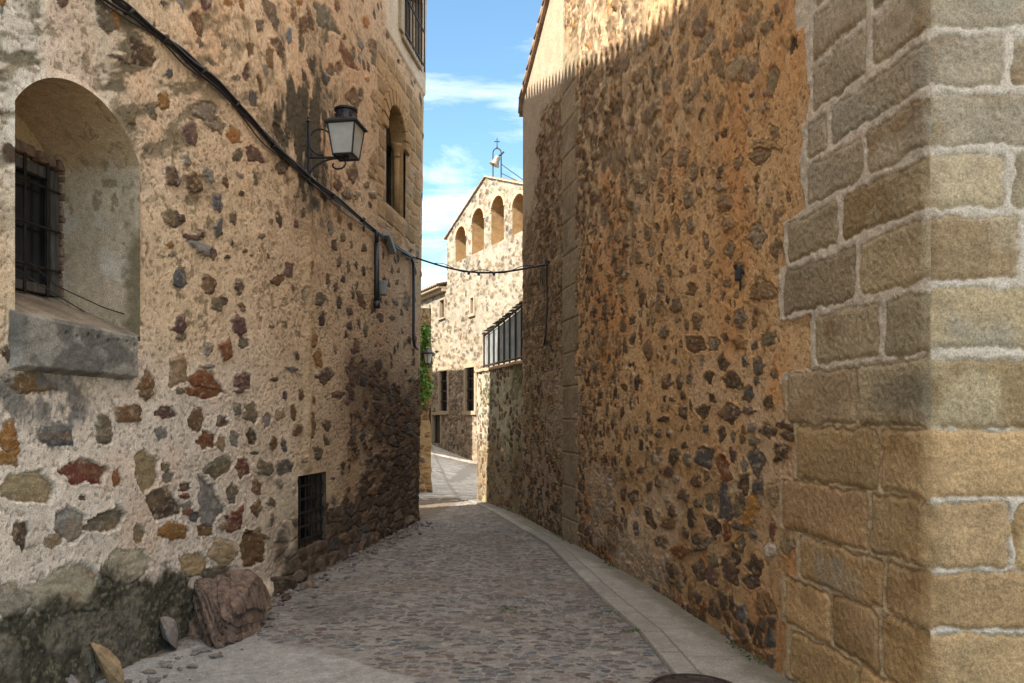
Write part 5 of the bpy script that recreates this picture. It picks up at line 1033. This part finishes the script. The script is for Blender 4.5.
# grit and broken chips along the foot of the left wall
bm = bmesh.new(); rr = random.Random(77)
for i in range(420):
    y = rr.uniform(4.1, 11.4); x = float(LX(y))+.06+abs(rr.gauss(0, .16))+(.12 if y < 6 else 0); s = .006+.028*rr.random()**3
    b2 = bmesh.ops.create_icosphere(bm, subdivisions=1, radius=1)['verts']; q_ = [Vector((v.co.x*s*1.5*rr.uniform(.7, 1.2), v.co.y*s*rr.uniform(.7, 1.2), v.co.z*s*.7)) for v in b2]; an = rr.uniform(0, 6.28)
    for v, p in zip(b2, q_): v.co = Vector((x+p.x*math.cos(an)-p.y*math.sin(an), y+p.x*math.sin(an)+p.y*math.cos(an), .03+max(0, .10-(x-float(LX(y))))*.4*(y < 6.5)+p.z))
o = link('grit', bm_mesh('grit', bm), M['grey_slate']); o['kind'] = 'stuff'; o['label'] = 'grit and stone chips along the foot of the left house wall'

# ------------------------------------------------------------------ lantern
YL = 7.5; e_ = .42; LC = lw(YL, 0, e_)
LT = empty('wall_lantern', tuple(lw(YL, 4.2, 0)), 'black iron street lantern with frosted glass on a scrolled bracket, on the left house', 'street lamp')
def lp(a, b, z): return LC+LN*a+LD*b+Vector((0, 0, z))
zb, zt, hb, ht = 4.19, 4.49, .098, .138
bm = bmesh.new()
for sa in (-1, 1):
    for sb in (-1, 1): add_tube(bm, [lp(sa*hb, sb*hb, zb), lp(sa*ht, sb*ht, zt)], .009, 6)
for (z, h, t) in ((zb, hb, .011), (zt, ht, .012)):
    for s in (-1, 1):
        add_tube(bm, [lp(-h, s*h, z), lp(h, s*h, z)], t, 6); add_tube(bm, [lp(s*h, -h, z), lp(s*h, h, z)], t, 6)
link('frame', bm_mesh('lantern_frame', bm), M['black'], LT)
for (sa, sb) in ((1, 0), (-1, 0), (0, 1), (0, -1)):
    bm = bmesh.new(); q = []
    for (z, h) in ((zb, hb), (zt, ht)):
        for s in (-1, 1): q.append(lp(sa*h if sa else s*h, sb*h if sb else s*h, z))
    i_ = lambda p: p-(LN*sa+LD*sb)*.006
    a = [bm.verts.new(p) for p in (q[0], q[1], q[3], q[2])]; b = [bm.verts.new(i_(p)) for p in (q[0], q[1], q[3], q[2])]
    bm.faces.new(a); bm.faces.new(b[::-1])
    for k in range(4): bm.faces.new((a[k], b[k], b[(k+1) % 4], a[(k+1) % 4]))
    link('glass_pane', bm_mesh('pane', bm), M['glass'], LT)
bm = bmesh.new(); ring = []
for (h, z) in ((.165, zt-.004), (.168, zt+.010), (.163, zt+.018), (.112, zt+.055)):
    ring.append([bm.verts.new(lp(sa*h, sb*h, z)) for sa, sb in ((-1, -1), (1, -1), (1, 1), (-1, 1))])
for r0, r1 in zip(ring[:-1], ring[1:]):
    for k in range(4): bm.faces.new((r0[k], r0[(k+1) % 4], r1[(k+1) % 4], r1[k]))
bm.faces.new(ring[0][::-1]); bm.faces.new(ring[-1])
link('roof', bm_mesh('lantern_roof', bm), M['black'], LT)
bm = bmesh.new(); add_lathe(bm, lp(0, 0, zt+.05), [(.110, 0), (.104, .02), (.096, .06), (.096, .095), (.114, .102), (.116, .118), (.10, .128), (.05, .134)], 24)
for k in range(6):
    t = k*math.pi/3+.3; add_box(bm, lp(.103*math.cos(t), .103*math.sin(t), zt+.10), (.012, .03, .045))
link('chimney', bm_mesh('chimney', bm), M['black'], LT)
bm = bmesh.new(); W_ = lambda off, z, b=0: lw(YL+b, z, off)
add_tube(bm, [W_(.03, 3.96), W_(.03, 4.56)], .014, 8); add_lathe(bm, W_(.03, 4.55), [(.012, 0), (.024, .015), (.012, .035), (.016, .05), (0, .07)], 10)
add_tube(bm, [W_(.03, 4.20), W_(e_, 4.185)], .012, 8)
add_tube(bm, [W_(.03+.30*(1-math.cos(t)), 3.99+.19*math.sin(t)) for t in np.linspace(0, math.pi/2, 10)], .010, 8)
add_tube(bm, [W_(.03+.14*(1-math.cos(t)), 4.40-.18*math.sin(t)) for t in np.linspace(0, math.pi/2*1.1, 10)], .010, 8)
add_tube(bm, [W_(.03+.13-.10*math.cos(t*.9), 4.42+.06*math.sin(t)) for t in np.linspace(0, math.pi*1.1, 12)], .008, 6)
add_tube(bm, [W_(.33+.10*math.sin(t)*(1-t/9), 4.12+.07*math.cos(t)*(1-t/9)) for t in np.linspace(0, 5.2, 16)], .009, 6)
add_tube(bm, [lp(0, 0, zb-.02), lp(0, 0, zb+.01)], .03, 10)
link('bracket', bm_mesh('bracket', bm), M['black'], LT)
add_b = bmesh.new(); add_lathe(add_b, lp(0, 0, zb), [(.02, 0), (.02, .05), (.028, .06), (.03, .12), (.022, .19), (.008, .22)], 12); link('bulb', bm_mesh('bulb', add_b, True), M['glass'], LT)

# ------------------------------------------------------------------ cables
path = [(85, -18), (110, 1), (160, 39), (215, 85), (250, 124), (283, 158), (310, 182), (345, 208), (372, 230), (385, 243), (402, 254), (416, 260)]
CBt = empty('cable_bundle', tuple(lpx(250, 124)), 'thick black bundle of cables running slantwise across the left house front', 'cable')
for k, (o1, o2, r) in enumerate(((.0, .025, .012), (.020, .032, .011), (-.020, .028, .010), (.010, .046, .010), (-.042, .025, .006))):
    pts = []
    pp = np.array(path, float); d = np.concatenate([[0], np.cumsum(np.hypot(*np.diff(pp, axis=0).T))]); sm = np.linspace(0, d[-1], 90)
    cxs, cys = np.interp(sm, d, pp[:, 0]), np.interp(sm, d, pp[:, 1]); kk = np.ones(9)/9
    cxs = np.convolve(np.pad(cxs, 4, mode='reflect', reflect_type='odd'), kk, 'valid'); cys = np.convolve(np.pad(cys, 4, mode='reflect', reflect_type='odd'), kk, 'valid')
    for i in range(90):
        p = lpx(cxs[i], cys[i], o2); w = .010*math.sin(sm[i]*.045+k*2)+.006*math.sin(sm[i]*.11+k); pts.append(p+Vector((0, 0, o1*(1 if k < 4 else 1+.6*math.sin(sm[i]*.06))+w*(1 if k else .3))))
    bm = bmesh.new(); add_tube(bm, pts, r, 8); link('cable', bm_mesh('cable', bm, True), M['cable'], CBt)
bm = bmesh.new()
for (x, y) in ((124, 12), (160, 39), (198, 71), (232, 104), (270, 145), (330, 197), (360, 220)):
    bm = bmesh.new(); add_lathe(bm, lpx(x, y, .035)-Vector((.15, .8, -.4)).normalized()*.008, [(.036, 0), (.038, .005), (.036, .010)], 12, Vector((.15, .85, -.5))); link('clamp', bm_mesh('clamp', bm, True), M['iron'], CBt)
p = lpx(386, 243, .05); bm = bmesh.new(); add_box(bm, p, (.36, .085, .09), ((LD+Vector((0, 0, -.62))).normalized(), Vector((0, .62, 1)).normalized(), LN), .012)
jb = link('splice_box', bm_mesh('splice', bm), M['greybox'], CBt)
CO = empty('conduit', tuple(lpx(375, 270)), 'short thick black conduit with a small grey box under the cable bundle', 'conduit')
bm = bmesh.new(); a, b = lpx(374.5, 243, .03), lpx(374.5, 306, .03); b.x, b.y = a.x, a.y; add_tube(bm, [a, b], .036, 10); add_tube(bm, [b+Vector((0, 0, .06)), b-Vector((0, 0, .03))], .046, 10); add_tube(bm, [a, a+Vector((.02, -.1, .12))], .03, 8)
link('pipe', bm_mesh('conduit', bm, True), M['cable'], CO)
bm = bmesh.new(); add_box(bm, lpx(379.5, 288, .05), (.12, .19, .08), (LD, Vector((0, 0, 1)), LN), .01); link('meter_box', bm_mesh('meter', bm), M['greybox'], CO)
TC = [(400, 253), (409, 257), (411.5, 264), (411.8, 300), (411.5, 338), (412.5, 346), (416, 349)]
bm = bmesh.new(); add_tube(bm, [lpx(x, y, .03) for x, y in TC], .022, 8); o = link('drop_cable', bm_mesh('drop', bm, True), M['cable']); setp(o, 'thin black cable dropping down near the far edge of the left house', 'cable')
a, b = lpx(413, 258, .05), rpt(550, 264, .04); n = 26; bm = bmesh.new()
ocp = [a.lerp(b, i/n)+Vector((0, 0, -.17*math.sin(math.pi*i/n)-.0)) for i in range(n+1)]
OC = empty('overhead_cable', tuple(ocp[n//2]), 'sagging black cable strung across the alley between the two houses', 'cable')
add_tube(bm, ocp, .014, 6); link('cable', bm_mesh('ocable', bm, True), M['cable'], OC)
bm = bmesh.new(); add_tube(bm, [p+Vector((0, 0, .012-.03*math.sin(i*.8))) for i, p in enumerate(ocp)][4:], .006, 5); link('steel_wire', bm_mesh('steel', bm, True), M['iron'], OC)
for i in (11, 13, 16):
    bm = bmesh.new(); add_box(bm, ocp[i]+Vector((0, 0, -.02)), (.04, .05, .05), None, .008); link('cable_clip', bm_mesh('clip', bm), M['black'], OC)
RC = empty('wall_cable', tuple(rpt(547, 300)), 'thin black cable hanging from a bracket on the far end of the right house', 'cable')
bm = bmesh.new(); add_tube(bm, [rpt(550, 263, .03), rpt(548.5, 270, .03), rpt(549, 300, .025), rpt(547.5, 335, .025), rpt(546, 345, .03)], .012, 6); add_tube(bm, [rpt(545, 268, .03), rpt(544, 285, .02)], .006, 5); add_tube(bm, [rpt(542, 268, .03), rpt(542, 283, .02)], .006, 5); link('cable', bm_mesh('rcable', bm, True), M['cable'], RC)
bm = bmesh.new(); add_tube(bm, [rpt(550, 262, -.01), rpt(550, 262, .07)], .015, 6); add_box(bm, rpt(550, 263, .05), (.03, .05, .07)); link('bracket', bm_mesh('rbracket', bm), M['iron'], RC)
p = rpt(743, 273); bm = bmesh.new(); nr = rpt(743, 273, .1)-p; nr.normalize()
add_box(bm, p+nr*.035+Vector((0, 0, -.01)), (.035, .07, .085), None, .01); add_tube(bm, [p-nr*.01, p+nr*.05+Vector((0, 0, .03)), p+nr*.06+Vector((0, 0, .055))], .013, 8); add_tube(bm, [p+nr*.02+Vector((0, 0, -.05)), p+nr*.02+Vector((0, 0, -.12))], .008, 6)
o = link('wall_hook', bm_mesh('hook', bm), M['black']); setp(o, 'small black iron hook fixed in the ochre right house wall', 'hook')

# ------------------------------------------------------------------ creeper, small lantern, weeds
def leaves(bm, pts, s, rr, up=.3):
    for p in pts:
        d = Vector((rr.gauss(0, 1), rr.gauss(-.5, 1), rr.gauss(-.5, .7))).normalized(); w = d.cross(Vector((rr.gauss(0, 1), rr.gauss(0, 1), 1))).normalized(); L = s*rr.uniform(.6, 1.3); n_ = d.cross(w)*.12*L
        v = [bm.verts.new(q) for q in (p, p+d*L*.5+w*L*.36+n_, p+d*L, p+d*L*.5-w*L*.36+n_)]; bm.faces.new(v)
rr = random.Random(3)
IV = empty('creeper', (-1.95, 16.5, 3.3), 'bright green leafy creeper hanging down the boundary wall', 'plant')
bm = bmesh.new(); pts = []
for i in range(900):
    z = 1.9+1.75*rr.random()**.8; w = .10+.13*math.sin((z-1.9)/1.75*3)+.05*math.sin(z*9); pts.append(Vector((-1.98+rr.gauss(0, .5)*w-.12*math.sin(z*5)*.4, 16.5+rr.gauss(0, .10), z)))
leaves(bm, pts, .085, rr); link('leaves', bm_mesh('creeper_leaves', bm), M['leaf'], IV)
bm = bmesh.new()
for k in range(5): add_tube(bm, [Vector((-2+.08*k*math.sin(z*3+k)-.1, 16.56-.02*k, z)) for z in np.linspace(1.7, 4.0, 14)], .008, 5)
link('stems', bm_mesh('creeper_stems', bm), M['wood'], IV)
SLn = empty('small_lantern', (-1.80, 16.4, 2.8), 'small dark wall lantern by the green creeper', 'street lamp'); q = Vector((-1.83, 16.32, 2.78))
bm = bmesh.new(); add_lathe(bm, q, [(.05, -.02), (.07, -.0), (.07, .01)], 8); add_lathe(bm, q+Vector((0, 0, .22)), [(.14, 0), (.14, .02), (.06, .08), (.03, .12)], 8); add_tube(bm, [q+Vector((0, 0, .3)), q+Vector((-.05, .2, .34)), q+Vector((-.05, .36, .2))], .015, 6)
for k in range(4):
    t = k*math.pi/2; add_tube(bm, [q+Vector((.065*math.cos(t), .065*math.sin(t), 0)), q+Vector((.11*math.cos(t), .11*math.sin(t), .22))], .008, 5)
link('frame', bm_mesh('small_frame', bm), M['black'], SLn)
bm = bmesh.new(); add_lathe(bm, q, [(.055, .01), (.095, .21)], 8); link('glass', bm_mesh('small_glass', bm), M['glass'], SLn)
for (px, py, n_, s, lab) in ((505, 609, 14, .03, 'small green weed growing between the cobbles in mid street'), (634, 632, 10, .028, 'tiny weed tuft in the pavement joint nearest the manhole'), (612, 612, 9, .025, 'tiny weed tuft in the pavement joint further up the street'), (190, 608, 22, .04, 'small green weed on the mossy footing beside the boulder')):
    Y = 1200/(py+3-HY); X = (px-CX)/F*Y; z0_ = .02
    if px < 250: p_ = lw(LY(px)+.05, EYE+(HY-py)/F*LY(px), .10); X, Y, z0_ = p_.x, p_.y, p_.z
    bm = bmesh.new(); leaves(bm, [Vector((X+rr.gauss(0, .05), Y+rr.gauss(0, .04), z0_+rr.random()*.025)) for _ in range(n_)], s, rr)
    o = link('weed', bm_mesh('weed', bm), M['weed']); setp(o, lab, 'plant', 'weeds in the joints')
# moss along the foot of the right wall
bm = bmesh.new()
for _ in range(900):
    y = rr.uniform(4.4, 11.5); 
    if float(vnoise(np.array([y*2.]), np.array([1.]), 3)[0]) < .52: continue
    leaves(bm, [Vector((float(RX(y))-.03-abs(rr.gauss(0, .02)), y, .045+rr.random()*.03))], .022, rr)
o = link('moss', bm_mesh('moss', bm), M['weed']); o['kind'] = 'stuff'; o['label'] = 'thin moss line along the foot of the right house wall'
